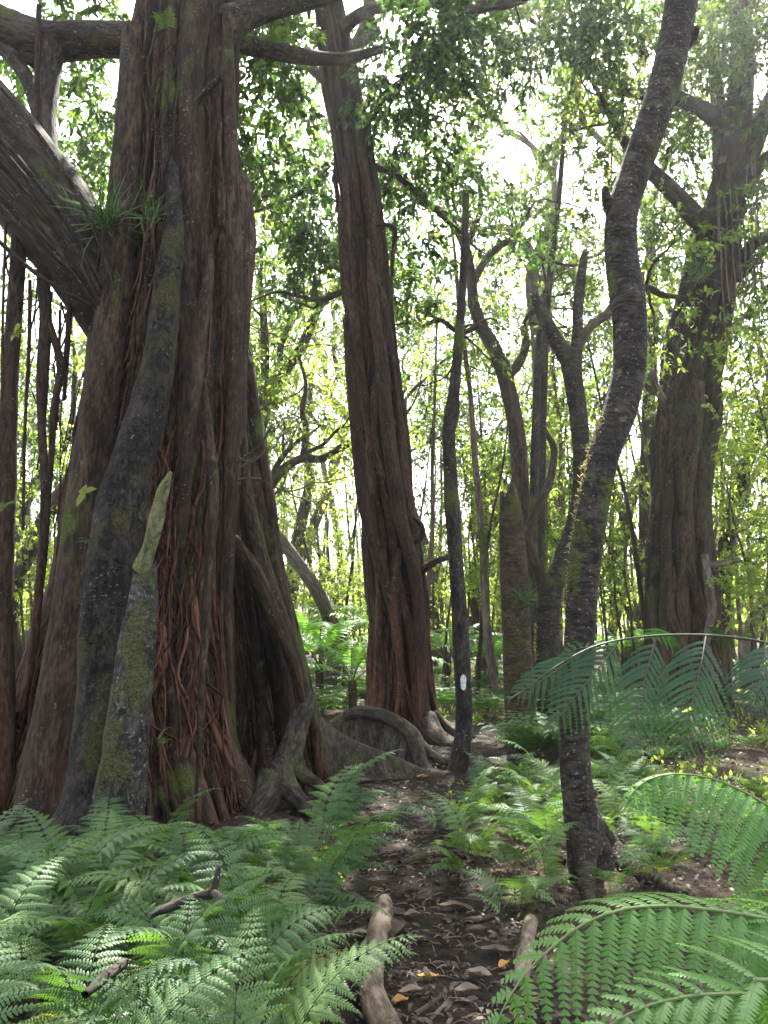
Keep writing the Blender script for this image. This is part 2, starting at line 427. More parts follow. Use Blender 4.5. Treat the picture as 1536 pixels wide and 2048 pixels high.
M['lich'] = bark('lichened bark', (.008, .007, .006), (.028, .025, .021), (.08, .072, .06), moss=.52, moss_c=(.05,.052,.018), lichen=1.0, grain=.7, fs=34, bump=1., mscale=3.4, crack=0.8)
M['mossbr'] = bark('moss clad wood', (.03, .03, .015), (.09, .09, .04), (.17, .17, .09), moss=.55, moss_c=(.11, .12, .04), lichen=.7, grain=.6, fs=40)
M['stump'] = bark('brown mossy bark', (.014, .010, .006), (.045, .034, .018), (.085, .064, .034), moss=.5, moss_c=(.045, .046, .012), lichen=.3, cross=True, fs=34, mscale=2.0, crack=0.7)
M['ring'] = bark('ringed dark bark', (.010, .008, .007), (.026, .021, .017), (.06, .05, .04), red=(.06, .044, .022), red_top=.5, moss=.30, lichen=.9, cross=True, fs=30, lich_c=(.26, .25, .21), mscale=3., crack=0.7)
M['wood'] = bark('twisted tree bark', (0.01376, 0.00936, 0.006528), (0.04266, 0.0287, 0.01958), (0.08256, 0.05866, 0.0408), moss=.2, lichen=.4, grain=.2, fs=40)
M['pale'] = bark('pale tree bark', (.05, .038, .03), (.13, .10, .08), (.22, .18, .145), moss=.3, lichen=.4, grain=.12, fs=45, crack=0.5)
M['thin'] = bark('thin stem bark', (.010, .008, .007), (.028, .023, .018), (.062, .052, .042), moss=.3, lichen=.55, grain=.4, fs=40, crack=0.5)
M['root'] = bark('root bark', (.010, .008, .006), (.036, .028, .020), (.08, .063, .046), moss=.40, moss_c=(.045, .05, .014), lichen=.35, grain=.4, fs=36, mscale=3.)
M['log'] = bark('worn root wood', (0.048, 0.0352, 0.0256), (0.136, 0.1, 0.0704), (0.216, 0.168, 0.124), lichen=.15, grain=.3, fs=36, bump=.5)
M['sap'] = bark('sapling bark', (.03, .024, .018), (.075, .06, .045), (.14, .12, .09), moss=.3, grain=.4, fs=40)
M['fibre'] = bark('red root fibre', (.022, .010, .006), (.078, .034, .021), (.14, .068, .044), lichen=.15, grain=.2, fs=50)
M['leafD'] = leafmat('fig leaf', (.018, .040, .012), (.034, .072, .020), (.085, .135, .03), trans=.48, tcol=2.2)
M['leafO'] = leafmat('high canopy leaf', (.025, .046, .014), (.048, .082, .022), (.12, .16, .034), trans=.5, tcol=2.7)
M['leafL'] = leafmat('understorey leaf', (.07, .105, .026), (.125, .168, .040), (.21, .245, .062), trans=.6, tcol=2.7)
M['fern'] = leafmat('lacy fern blade', (.042, .095, .032), (.076, .15, .050), (.135, .215, .062), trans=.38, rough=.55, hue=.11, tsat=(1.1, 1.15, .4))
M['fernY'] = leafmat('yellowing fern blade', (.10, .14, .02), (.17, .20, .03), (.26, .26, .05), trans=.45)
M['ftree'] = leafmat('tree fern blade', (.055, .14, .03), (.092, .215, .046), (.145, .28, .06), trans=.42, rough=.42, hue=.03, spec=.5, tsat=(1.1, 1.15, .4))
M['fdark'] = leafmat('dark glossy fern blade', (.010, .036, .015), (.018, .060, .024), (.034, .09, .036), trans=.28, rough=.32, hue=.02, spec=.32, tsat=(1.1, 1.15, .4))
M['stipe'] = plain('fern stalk', (.03, .022, .014), .6)
M['rachisD'] = plain('dark fern midrib', (.05, .06, .03), .5, (.03, .035, .02))
M['rachis'] = plain('green fern midrib', (.12, .17, .06), .5, (.09, .12, .04))
M['moss'] = leafmat('moss strands', (.10, .10, .05), (.24, .23, .13), (.42, .40, .28), trans=.5, rough=.8, tsat=(1.1, 1.0, .5))
M['deadfern'] = leafmat('dead fern blade', (.05, .032, .018), (.10, .066, .036), (.16, .115, .07), trans=.3, tsat=(1, .85, .5))
M['grass'] = leafmat('grassy epiphyte', (.025, .06, .02), (.04, .09, .03), (.08, .14, .04), trans=.4)
M['paint'] = plain('white trail blaze paint', (.75, .75, .72), .8, (.30, .29, .27), 75)
M['bud'] = leafmat('pink bud', (.55, .10, .10), (.7, .2, .2), (.75, .3, .28), trans=.4, tsat=(1, .8, .8))
M['litter'] = leafmat('dead leaf', (.018, .011, .007), (.052, .032, .020), (.13, .086, .056), trans=.15, rough=.55, tsat=(1, .8, .5))
M['gold'] = leafmat('yellow fallen leaf', (.26, .12, .015), (.36, .18, .02), (.42, .24, .04), trans=.2, rough=.5, tsat=(1, .8, .4), hue=.05)
M['tanleaf'] = leafmat('tan fallen leaf', (.09, .06, .04), (.16, .115, .08), (.26, .20, .15), trans=.15, rough=.6, tsat=(1, .8, .6))

def ground_mat(name, wet):
    m, nt = nodes(name); g = G(nt); pos = g.n('NewGeometry').outputs['Position']
    a = g.noise(pos, 2.1, 5, .6); b = g.noise(pos, 17, 6, .7); c = g.noise(pos, 70, 4, .7)
    if wet: col = g.ramp(b, [(.35, (.005, .0035, .0025)), (.5, (.015, .0105, .0075)), (.66, (.038, .027, .019))])
    else:
        col = g.ramp(b, [(.33, (.012, .008, .006)), (.5, (.045, .031, .021)), (.68, (.11, .08, .053))])
        col = g.mix(g.rng(a, .5, .65, 0, .55), col, (.05, .06, .018))
    v = g.n('TexVoronoi', i_Scale=26.); nt.links.new(pos, v.inputs['Vector'])
    col = g.mix(g.math('MULTIPLY', g.rng(c, .52, .62), .5), col, g.mix(v.outputs['Color'], (.022, .015, .010), (.085, .062, .044)))
    p = g.n('BsdfPrincipled'); g.set(p.inputs['Base Color'], col)
    g.set(p.inputs['Roughness'], g.rng(a, .35, .65, .6 if wet else .85, .95)); p.inputs['Specular IOR Level'].default_value = .15
    h = g.math('ADD', g.math('MULTIPLY', b, .7), g.math('MULTIPLY', c, .3))
    g.set(p.inputs['Normal'], g.bump(h, 1., .05)); g.out(p.outputs[0]); return m
M['ground'] = ground_mat('forest floor', False)
M['path'] = ground_mat('muddy trail', True)

# ------------------------------------------------------------------ terrain
PATHC = np.array([(.62, 1.2), (.34, 2.0), (.22, 2.9), (.2, 4.1), (.02, 5.2), (.0, 6.2), (.3, 7.4), (.95, 9.2), (1.9, 11.0), (3.4, 13.0)])
def path_x(y): return np.interp(y, PATHC[:, 1], PATHC[:, 0])
def path_w(y): return np.interp(y, [1, 3, 5, 6.3, 7.4, 9, 13], [.46, .46, .40, .62, .95, .8, .5])
def gz(x, y):
    x = np.asarray(x, float); y = np.asarray(y, float)
    p = np.stack([x*.45, y*.45, 0*x], -1); q = np.stack([x*2.2, y*2.2, 0*x+5], -1)
    d = np.abs(x-path_x(y))/path_w(y)
    bank = np.clip((d-.75)/.9, 0, 1)
    far = np.clip((y-14)/30, 0, 1)
    return fbm(p, 3, 3)*.16*(.35+far*2.5)*bank+fbm(q, 3, 9)*.07*(.3+.7*bank)+bank*.02*(y < 14)
def g0(x, y): return float(gz(np.array([x]), np.array([y]))[0])
def onground(px, py):
    p = gp(px, py); p[2] = g0(p[0], p[1]); return p

def sheet(xs, ys, zf):
    X, Y = np.meshgrid(xs, ys); Z = zf(X, Y); nx, ny = len(xs), len(ys)
    i = (np.arange(ny-1)*nx)[:, None]+np.arange(nx-1)[None]
    return np.stack([X, Y, Z], -1).reshape(-1, 3), np.stack([i, i+1, i+nx+1, i+nx], -1).reshape(-1, 4)
def spaced(a, b, fine, grow_):
    out = [a]; st = fine
    while out[-1] < b: out.append(out[-1]+st); st *= grow_
    return np.array(out)
xr = spaced(3., 130, .06, 1.09); xs = np.concatenate([-xr[::-1], np.arange(-2.97, 3, .06), xr])
ys = np.concatenate([-spaced(1., 60, .1, 1.12)[::-1], np.arange(-.95, 9, .055), spaced(9, 140, .06, 1.05)])
mb = MB(); v, q = sheet(xs, ys, gz); mb.add(v, q)
tag(mb.build('ground', M['ground']), None, None, kind='structure')
mb = MB(); yy = np.arange(.6, 12.5, .045); uu = np.linspace(-1.25, 1.25, 46)
U, Yg = np.meshgrid(uu, yy); X = path_x(Yg)+U*path_w(Yg); Z = gz(X, Yg)
edge = fbm(np.stack([X*3.1, Yg*3.1, 0*X], -1), 3, 21)
Z = Z+.012-.04*np.clip(np.abs(U)-.72+edge*1.1, 0, 1)-.03*(np.abs(U) > 1.2)+.03*fbm(np.stack([X*9, Yg*9, 0*X], -1), 3, 5)*(np.abs(U) < .9)
nx = len(uu); i = (np.arange(len(yy)-1)*nx)[:, None]+np.arange(nx-1)[None]
mb.add(np.stack([X, Yg, Z], -1), np.stack([i, i+1, i+nx+1, i+nx], -1))
tag(mb.build('path', M['path']), None, None, kind='structure')

# ------------------------------------------------------------------ camera, sky, sun
cam = bpy.data.cameras.new('camera'); co = bpy.data.objects.new('camera', cam); COL.objects.link(co)
co.location = EYE; co.rotation_euler = (radians(90)+PITCH, 0, 0)
cam.sensor_fit = 'VERTICAL'; cam.sensor_height = 36; cam.lens = 36*FPX/2048; cam.clip_end = 600; cam.clip_start = .05
SC.camera = co
SUN_EL, SUN_AZ = radians(54), radians(7)          # azimuth measured from +Y towards +X
w = bpy.data.worlds.new('World'); SC.world = w; w.use_nodes = True
nt = w.node_tree; bg = nt.nodes['Background']; sk = nt.nodes.new('ShaderNodeTexSky'); sk.sky_type = 'NISHITA'
sk.sun_disc = False; sk.sun_elevation = SUN_EL; sk.sun_rotation = SUN_AZ; sk.dust_density = 4.; sk.air_density = 1.; sk.ozone_density = 1.
hz = nt.nodes.new('ShaderNodeHueSaturation'); hz.inputs['Saturation'].default_value = .45; nt.links.new(sk.outputs[0], hz.inputs['Color']); nt.links.new(hz.outputs[0], bg.inputs[0]); bg.inputs[1].default_value = .12
sl = bpy.data.lights.new('sun', 'SUN'); sl.energy = 5.; sl.angle = radians(.5); sl.color = (1, .95, .86)
so = bpy.data.objects.new('sun', sl); COL.objects.link(so)
sd = np.array([sin(SUN_AZ)*cos(SUN_EL), cos(SUN_AZ)*cos(SUN_EL), sin(SUN_EL)])
import mathutils
so.rotation_euler = mathutils.Vector(sd).to_track_quat('Z', 'Y').to_euler(); so.location = (0, 0, 30)
vs = SC.view_settings; vs.view_transform = 'Standard'; vs.look = 'None'; vs.gamma = 1; vs.use_curve_mapping = False; vs.exposure = 2.75
SC.cycles.max_bounces = 8; SC.cycles.diffuse_bounces = 4; SC.cycles.transmission_bounces = 4; SC.cycles.glossy_bounces = 2
SC.cycles.use_denoising = True; SC.cycles.sample_clamp_indirect = 8
# ------------------------------------------------------------------ strangler figs
class Trunk:
    """A fluted trunk: elliptical sections from photo edge rows, fused vertical root columns on top."""
    def __init__(s, rows, Y, flat=.8, seed=0, lobe=.2, zmin=-.15):
        R = [(at(a, r, Y), at(b, r, Y)) for r, a, b in rows]
        z = np.array([p[0][2] for p in R]); cx = np.array([(p[0][0]+p[1][0])/2 for p in R]); rx = np.array([(p[1][0]-p[0][0])/2 for p in R])
        o = np.argsort(z); s.z, s.cx, s.rx = z[o], cx[o], rx[o]; s.Y = Y; s.flat = flat; s.seed = seed; s.lobe = lobe
        s.z0, s.z1 = max(s.z[0], zmin), s.z[-1]
    def sec(s, z):
        def sm(a): return (np.interp(z-.12, s.z, a)+np.interp(z, s.z, a)*2+np.interp(z+.12, s.z, a))/4
        return sm(s.cx), sm(s.rx)
    def surf(s, th, z, out=0.):
        th, z = np.broadcast_arrays(np.asarray(th, float), np.asarray(z, float))
        cx, rx = s.sec(z); c, n = np.cos(th), np.sin(th)
        a = vn(np.stack([c*2.6+s.seed, n*2.6, z*.42], -1), s.seed); b = vn(np.stack([c*6+s.seed, n*6, z*.8], -1), s.seed+4)
        e = fbm(np.stack([c*16, n*16, z*2.2], -1), 2, s.seed+8)
        k = .90+s.lobe*(np.abs(a-.5)*2-.55)+s.lobe*.5*(np.abs(b-.5)*2-.5)+e*.06
        return np.stack([cx+(rx*k+out)*c, s.Y+(rx*s.flat*k+out)*n, z], -1)
    def core(s, mb, mat=0, nth=150, dz=.045):
        z = np.arange(s.z0, s.z1, dz); th = np.arange(nth)*2*pi/nth
        P = s.surf(th[None], z[:, None]); cx, rx = s.sec(z)
        bc = np.stack(np.broadcast_arrays(np.cos(th)[None]*rx[:, None], np.sin(th)[None]*rx[:, None], z[:, None]), -1)
        i = np.arange(len(z)-1)[:, None]*nth; j = np.arange(nth)[None]; j2 = (j+1) % nth
        tn = vn(np.stack(np.broadcast_arrays(np.cos(th)[None]*7+s.seed, np.sin(th)[None]*7, z[:, None]*.7), -1), 31)*.6+vn(np.stack(np.broadcast_arrays(np.cos(th)[None]*19, np.sin(th)[None]*19, z[:, None]*2.), -1), 33)*.45-.05
        mb.add(P, np.stack([i+j, i+j2, i+nth+j2, i+nth+j], -1).reshape(-1, 4), None, bc, np.clip(tn, 0, 1), mat)
    def root(s, mb, th0, za, zb, r, drift=.35, twist=0., out=.35, flare=.0, sides=7, mat=0, wob=.18, step=.14, freq=.55, tail=True, tint=None):
        """a root that runs down the trunk from height ZA to ZB"""
        n = max(4, int(abs(za-zb)/.22)); z = np.linspace(za, zb, n); ph = rng.random()*90
        q = np.stack([z*freq+ph, z*0+ph*.3, z*0], -1)
        th = th0+drift*2.4*fbm(q, 3, s.seed+50)+twist*(za-z)
        rr = r*(.75+.5*vn(np.stack([z*.9+ph*2, z*0, z*0], -1), 77)); rr[0] *= .35
        bottom = np.clip((.55-z)/.55, 0, 1)**1.5 if tail else 0*z
        P = s.surf(th, z, rr*out+flare*bottom)
        if tail and zb < .1: rr = rr*(1-.25*bottom); P[-1, 2] -= .05
        tube(mb, P, rr, sides=sides, step=step, wob=wob, mat=mat, tint=float(np.clip(rng.normal(.5, .22), .05, 1)) if tint is None else tint)

def hang_root(mb, a, b, r, wig=.05, mat=0, sides=5):
    a = np.array(a, float); b = np.array(b, float); n = max(5, int(np.linalg.norm(b-a)/.35)); t = np.linspace(0, 1, n)
    P = a+(b-a)*t[:, None]; ph = rng.random()*50
    P[:, 0] += wig*2*fbm(np.stack([t*6+ph, 0*t, 0*t], -1), 2, 5); P[:, 1] += wig*2*fbm(np.stack([t*6, 0*t+ph, 0*t], -1), 2, 6)
    P[0] = a; tube(mb, P, r*(1-.35*t), sides=sides, step=.12, wob=.2, mat=mat)

# ---- the giant fig
fig = thing('strangler_fig', 'giant strangler fig with a huge fluted trunk of fused roots, wider than every other tree', 'tree', (-1.75, 6.5, 0))
T1 = Trunk([(-900, 330, 430), (-500, 310, 450), (-200, 292, 470), (0, 278, 478), (100, 264, 472), (200, 248, 470), (400, 234, 478), (500, 212, 482), (600, 192, 488), (700, 180, 490), (800, 165, 486), (900, 148, 478),
            (1000, 134, 468), (1100, 118, 464), (1200, 96, 466), (1300, 66, 472), (1400, 34, 482), (1500, 8, 492), (1600, -22, 505), (1640, -40, 515)], 6.5, .82, 3, .24)
T2 = Trunk([(560, 400, 484), (650, 385, 492), (700, 390, 500), (800, 410, 512), (900, 430, 525), (1000, 440, 545), (1100, 445, 556), (1200, 450, 575), (1300, 458, 604), (1400, 465, 630), (1480, 470, 640), (1560, 472, 648), (1600, 472, 652)], 7.35, .85, 13, .26)
mb = MB(); T1.core(mb); T2.core(mb)
H = T1.z1
for i in range(64):                                  # stout columns
    T1.root(mb, rng.random()*2*pi, H*(.35+.65*rng.random()), -.1, .035+.075*rng.random()**1.6, .30, rng.normal(0, .02), .30, .12+.2*rng.random())
for i in range(34): T2.root(mb, -pi*rng.random()+.5, 2.2+2.3*rng.random(), -.1, .025+.05*rng.random(), .35, rng.normal(0, .05), .35, .10+.15*rng.random())
for i in range(300):                                 # wiry roots over them, crossing
    th = -pi*(.02+.96*rng.random()); za = .6+rng.random()*5.6
    T1.root(mb, th, za, max(-.1, za-1.2-3.5*rng.random()), .007+.022*rng.random()**2.5, .45, rng.normal(0, .09), 1.9, .05, 6, freq=.9)
for i in range(110):
    th = -pi*(.25+.7*rng.random()); za = .5+rng.random()*3
    T2.root(mb, th, za, max(-.1, za-1-2.5*rng.random()), .007+.012*rng.random(), .5, rng.normal(0, .12), 2.6, .05, 5, freq=.9)
for i in range(420):                                 # fine combed strands
    th = -pi*(.03+.94*rng.random()); za = .8+6*rng.random()
    r_ = .004+.008*rng.random()**2; T1.root(mb, th, za, max(-.1, za-.8-3.*rng.random()), r_, .3, rng.normal(0, .05), (.03+.07*rng.random())/r_, .04, 5, freq=1.2, step=.12)
for i in range(160):
    th = -pi*(.1+.85*rng.random()); za = .6+3.6*rng.random()
    r_ = .004+.008*rng.random()**2; T2.root(mb, th, za, max(-.1, za-.8-2.*rng.random()), r_, .35, rng.normal(0, .06), (.02+.05*rng.random())/r_, .04, 5, freq=1.2, step=.12)
for i in range(70):                                  # splayed wiry roots on the lower flank
    th = -pi*(.78+.2*rng.random()); za = .5+rng.random()*1.7
    T1.root(mb, th, za, -.1, .01+.018*rng.random(), .3, rng.normal(-.04, .1), 1.5, .45*rng.random(), 5, freq=.9)
mb.build('trunk', M['fig'], fig)
mb = MB()                                            # the matted red fibres of the lower front
for i in range(520):
    th = -pi*.5+np.clip(rng.normal(.42, .30), -.05, 1.15); za = .3+2.9*rng.random()**1.3
    r_ = .004+.007*rng.random()**2; T1.root(mb, th, za, max(-.1, za-.5-1.5*rng.random()), r_, .5, rng.normal(0, .12), (.05+.08*rng.random())/r_, .03, 5, freq=1.6, step=.09, tail=False)
for i in range(30):
    th = -pi*.5+rng.normal(.45, .3); za = 1.2+2.*rng.random()
    r_ = .014+.02*rng.random(); T1.root(mb, th, za, -.1, r_, .45, rng.normal(0, .08), .08/r_, .12, 7, freq=1.)
for i in range(330):                                 # a curtain of thin cords all round the front
    th = -pi*(.04+.92*rng.random()); za = .8+4.6*rng.random()**1.3; r_ = .004+.006*rng.random()**2
    T1.root(mb, th, za, max(-.1, za-.8-2.4*rng.random()), r_, .28, rng.normal(0, .035), (.04+.08*rng.random())/r_, .03, 5, freq=1.1, step=.12, tail=False)
mb.build('fibrous_root', M['fibre'], fig)
def col(spec, mat, name, **k):
    m = MB(); ptube(m, spec, **k); return m.build(name, mat, fig)
m = MB()
ptube(m, [(268, 60, 6.25, 26), (258, 250, 6.15, 30), (238, 480, 6.05, 34), (222, 650, 6.0, 36), (196, 850, 5.95, 40), (172, 1050, 5.9, 44), (150, 1250, 5.85, 48), (120, 1450, 5.75, 54), (90, 1640, 5.65, 62)], sides=16, wob=.1)
ptube(m, [(424, 470, 6.25, 5), (416, 560, 5.98, 12), (403, 640, 5.88, 17), (388, 760, 5.82, 19), (374, 880, 5.8, 15), (370, 1000, 5.8, 11), (362, 1120, 5.85, 6), (356, 1200, 6.1, 3)], sides=12, wob=.18)
ptube(m, [(455, 30, 6.15, 12), (462, 300, 6.15, 14), (470, 560, 6.15, 17), (468, 800, 6.2, 17), (462, 940, 6.2, 16), (458, 1080, 6.2, 12), (456, 1240, 6.2, 8), (462, 1400, 6.2, 5)], sides=12, wob=.12)
ptube(m, [(408, 760, 6.05, 4), (418, 860, 5.82, 9), (428, 970, 5.74, 11), (420, 1120, 5.66, 10), (410, 1260, 5.6, 8), (402, 1380, 5.6, 6), (398, 1500, 5.6, 5), (396, 1640, 5.5, 7)], sides=10, wob=.18)
m.build('fused_root', M['fig'], fig)
m = MB(); ptube(m, [(484, 800, 6.9, 4), (488, 900, 6.6, 9), (498, 1030, 6.55, 17), (530, 1150, 6.6, 19), (575, 1280, 6.75, 17), (610, 1390, 6.9, 14), (632, 1480, 7.05, 12), (640, 1560, 7.1, 10)], sides=12, wob=.18); ptube(m, [(432, 1030, 6.7, 6), (470, 1085, 6.5, 13), (510, 1145, 6.5, 16), (552, 1240, 6.55, 15), (588, 1330, 6.65, 11), (606, 1410, 6.8, 8), (614, 1480, 7., 5)], sides=12, wob=.18)
m.build('diagonal_root', M['fig'], fig)
# the two dark mossy stems it holds
ms = col([(338, 240, 6.3, 8), (346, 340, 6.06, 14), (348, 410, 5.9, 18), (346, 470, 5.78, 24), (336, 560, 5.7, 27), (322, 680, 5.64, 32), (300, 800, 5.56, 37), (266, 920, 5.5, 42), (242, 1020, 5.45, 49), (224, 1130, 5.42, 50), (210, 1250, 5.38, 48), (207, 1380, 5.34, 49), (202, 1500, 5.28, 54), (192, 1600, 5.2, 62), (175, 1690, 5.1, 86)], M['mossy'], 'mossy_stem', sides=32, step=.035, wob=.2, wfreq=11, cap='tip')
ms['label'] = 'black mossy stem clasped to the front of the trunk'
bs = col([(290, 1130, 5.2, 22), (286, 1200, 5.15, 29), (272, 1300, 5.1, 36), (262, 1400, 5.05, 40), (250, 1500, 5.02, 44), (238, 1600, 5., 50), (230, 1690, 4.98, 56)], M['lich'], 'broken_stem', sides=24, step=.04, wob=.2, wfreq=13, cap='broken', jag=.14)
bs['label'] = 'pale lichened stem broken off at its top'
br = col([(283, 1140, 5.15, 18), (300, 1090, 5.1, 14), (312, 1040, 5.08, 15), (326, 985, 5.05, 13), (341, 945, 5.02, 5)], M['mossbr'], 'mossy_branch', sides=12, step=.03, wob=.16, wfreq=14)
# limbs
m = MB(); ptube(m, [(330, 830, 6.6, 30), (270, 730, 6.5, 50), (228, 640, 6.4, 68), (190, 560, 6.35, 82), (110, 440, 6.25, 96), (0, 300, 6.1, 104), (-120, 160, 5.9, 100), (-300, 0, 5.7, 90), (-520, -260, 5.5, 70)], sides=26, wob=.09)
for k in range(16):
    o = rng.normal(0, 42); pts = [(215+o*.3, 640-k*4+o*.2, 5.95, 4), (150+o*.6, 500-o*.5, 5.75, 5), (70+o*.8, 390-o*.7, 5.6, 5), (-60+o, 240-o*.8, 5.45, 5), (-200+o, 90-o*.8, 5.3, 4)]
    ptube(m, pts, sides=5, wob=.2)
m.build('limb', M['limb'], fig)
m = MB(); ptube(m, [(290, 85, 6.6, 38), (200, 78, 6.7, 36), (110, 82, 6.8, 40), (40, 70, 6.9, 44), (-60, 20, 6.9, 44), (-220, -90, 6.9, 40)], sides=14)
ptube(m, [(104, 88, 6.75, 30), (98, 150, 6.7, 24), (92, 220, 6.6, 22), (98, 300, 6.45, 20), (110, 380, 6.3, 24)], sides=12)
ptube(m, [(120, 70, 6.8, 14), (70, 120, 6.9, 20), (20, 40, 6.9, 30)], sides=10); ptube(m, [(85, 250, 6.6, 16), (50, 150, 6.8, 16), (-20, 60, 7., 22)], sides=10)
m.build('limb', M['limb'], fig)
m = MB(); ptube(m, [(440, 60, 6.4, 42), (500, 28, 6.5, 30), (560, 10, 6.7, 26), (640, -10, 7., 24), (760, -60, 7.3, 20), (900, -140, 7.6, 15)], sides=14); m.build('limb', M['limb'], fig)
m = MB(); ptube(m, [(450, 80, 7., 22), (520, 96, 7.4, 20), (600, 112, 7.9, 17), (680, 118, 8.4, 13), (760, 100, 8.9, 9)], sides=10); m.build('limb', M['limb'], fig)
m = MB(); ptube(m, [(380, -300, 6.5, 40), (440, -520, 7., 36), (600, -760, 7.8, 28), (800, -900, 8.8, 16)], sides=12); ptube(m, [(370, -400, 6.5, 40), (250, -620, 6.4, 32), (60, -800, 6.2, 22)], sides=12); m.build('limb', M['limb'], fig)
# a dark twig stub and thin bare twigs on the front
m = MB(); ptube(m, [(395, 205, 5.85, 9), (420, 175, 5.75, 8), (443, 155, 5.68, 7)], sides=8, cap='broken', jag=.03); m.build('broken_twig', M['thin'], fig)
for s in ([(470, 945, 6.2, 2.2), (500, 920, 6.1, 2), (520, 912, 6.05, 1.5)], [(475, 960, 6.2, 2.2), (500, 955, 6.1, 2), (522, 957, 6.05, 1.4)], [(478, 915, 6.2, 2), (505, 925, 6.1, 2), (530, 900, 6., 1.4)], [(470, 930, 6.2, 2), (520, 890, 6., 2), (545, 850, 5.9, 1.3), (575, 835, 5.9, 1)]):
    col(s, M['pale'], 'bare_twig', sides=5, wob=.2)
# free hanging roots
for spec in ([(42, 430, 6.1, 18), (30, 600, 6.1, 16), (18, 800, 6.05, 17), (12, 1000, 6., 18), (6, 1200, 5.95, 19), (2, 1420, 5.9, 26), (-6, 1620, 5.85, 34)],
             [(85, 540, 6.2, 13), (92, 640, 6.15, 12), (86, 740, 6.15, 13), (84, 860, 6.15, 9), (90, 960, 6.1, 9), (86, 1050, 6.1, 7), (78, 1180, 6., 8), (66, 1300, 5.95, 9), (40, 1420, 5.9, 10)],
             [(98, 640, 6.15, 6), (112, 690, 6.1, 8), (122, 740, 6.1, 8), (108, 820, 6.1, 7), (104, 900, 6.1, 6), (96, 1000, 6.1, 6), (88, 1120, 6.05, 6), (70, 1260, 5.95, 6)],
             [(140, 600, 6.2, 5), (134, 700, 6.15, 6), (128, 800, 6.1, 4)], [(12, 440, 6., 3), (6, 620, 6., 3), (4, 800, 6., 3)], [(60, 560, 6.1, 4), (58, 700, 6.1, 4), (50, 860, 6.1, 3), (46, 1060, 6.05, 3)],
             [(120, 620, 6.2, 3), (118, 720, 6.2, 3), (112, 860, 6.2, 3)], [(78, 10, 6.6, 6), (76, 100, 6.6, 6), (72, 200, 6.5, 5), (70, 290, 6.4, 5)], [(104, 300, 6.3, 3), (108, 420, 6.2, 3), (112, 520, 6., 3)]):
    col(spec, M['figL'], 'aerial_root', sides=9, wob=.25)
for k in range(13):
    x = 25+rng.random()*40 if k < 4 else 75+rng.random()*75
    y0 = 470+x*1.1; m = MB(); a = at(x, y0, 6.1+rng.random()*.3); b = a-UP*(.5+rng.random()*1.4); hang_root(m, a, b, .005+.008*rng.random(), .12); m.build('aerial_root', M['figL'], fig)
for k in range(30):                                   # thin roots combed down the face
    th = -pi*(.1+.8*rng.random()); za = 1.5+rng.random()*5; m = MB(); a = T1.surf(th, za, .07); b = T1.surf(th+rng.normal(0, .06), max(.2, za-1-2*rng.random()), .06)
    hang_root(m, a, b, .004+.004*rng.random(), .035); m.build('aerial_root', M['figL'], fig)
# buttress roots
def buttress(name, spec, mat, parent, h=1., **k):
    m = MB()
    for s in spec: ptube(m, s, sides=16, step=.05, wob=.12, wfreq=5, **k)
    return m.build(name, mat, parent)
buttress('buttress_root', [[(618, 1390, 6.9, 18), (600, 1440, 6.75, 21), (582, 1500, 6.6, 24), (560, 1555, 6.45, 26), (535, 1600, 6.25, 28), (505, 1640, 6.1, 24)], [(578, 1500, 6.6, 24), (600, 1545, 6.5, 16), (628, 1565, 6.4, 12), (665, 1592, 6.25, 9)],
         [(560, 1530, 6.5, 22), (580, 1580, 6.3, 20), (610, 1612, 6.15, 14), (650, 1640, 6., 8)], [(535, 1545, 6.4, 20), (528, 1590, 6.3, 26), (520, 1640, 6.2, 24)]], M['root'], fig)
# the long fin running to the ground beyond
def fin(name, top, mat, parent, thick=.09, drop=.5):
    """a plank-like root: ridge line along TOP (world points), flaring into the ground"""
    P, _ = resample(np.array(top), np.ones(len(top)), .05); n = len(P); T = nrm(np.gradient(P, axis=0)); S = nrm(np.cross(T, UP)); prof = []
    for k, (o, dz) in enumerate([(-2.2, 1.), (-1.25, .55), (-.85, .22), (-.6, .06), (0, 0), (.6, .06), (.85, .22), (1.25, .55), (2.2, 1.)]):
        wdt = thick*(1+.25*fbm(np.stack([np.arange(n)*.13, np.full(n, k*.4), np.zeros(n)], -1), 2, 31))
        zg = gz(P[:, 0], P[:, 1])-.06; hh = np.maximum(P[:, 2]-zg, .02)
        q = P+S*(o*wdt)[:, None]; q[:, 2] = P[:, 2]-hh*dz+.03*fbm(np.stack([np.arange(n)*.2, np.full(n, k*.9), np.zeros(n)], -1), 2, 3); prof.append(q)
    V = np.stack(prof, 1); m = MB(); i = np.arange(n-1)[:, None]*9; j = np.arange(8)[None]
    m.add(V, np.stack([i+j, i+j+1, i+9+j+1, i+9+j], -1).reshape(-1, 4)); return m, name, mat, parent
m, nme, mt, pa = fin('buttress_root', [at(600, 1330, 7.2), at(625, 1400, 7.3), at(655, 1445, 7.4), at(700, 1475, 7.5), at(750, 1496, 7.6), at(800, 1516, 7.7), at(850, 1538, 7.75)], M['root'], fig, .10)
m.build(nme, mt, pa)

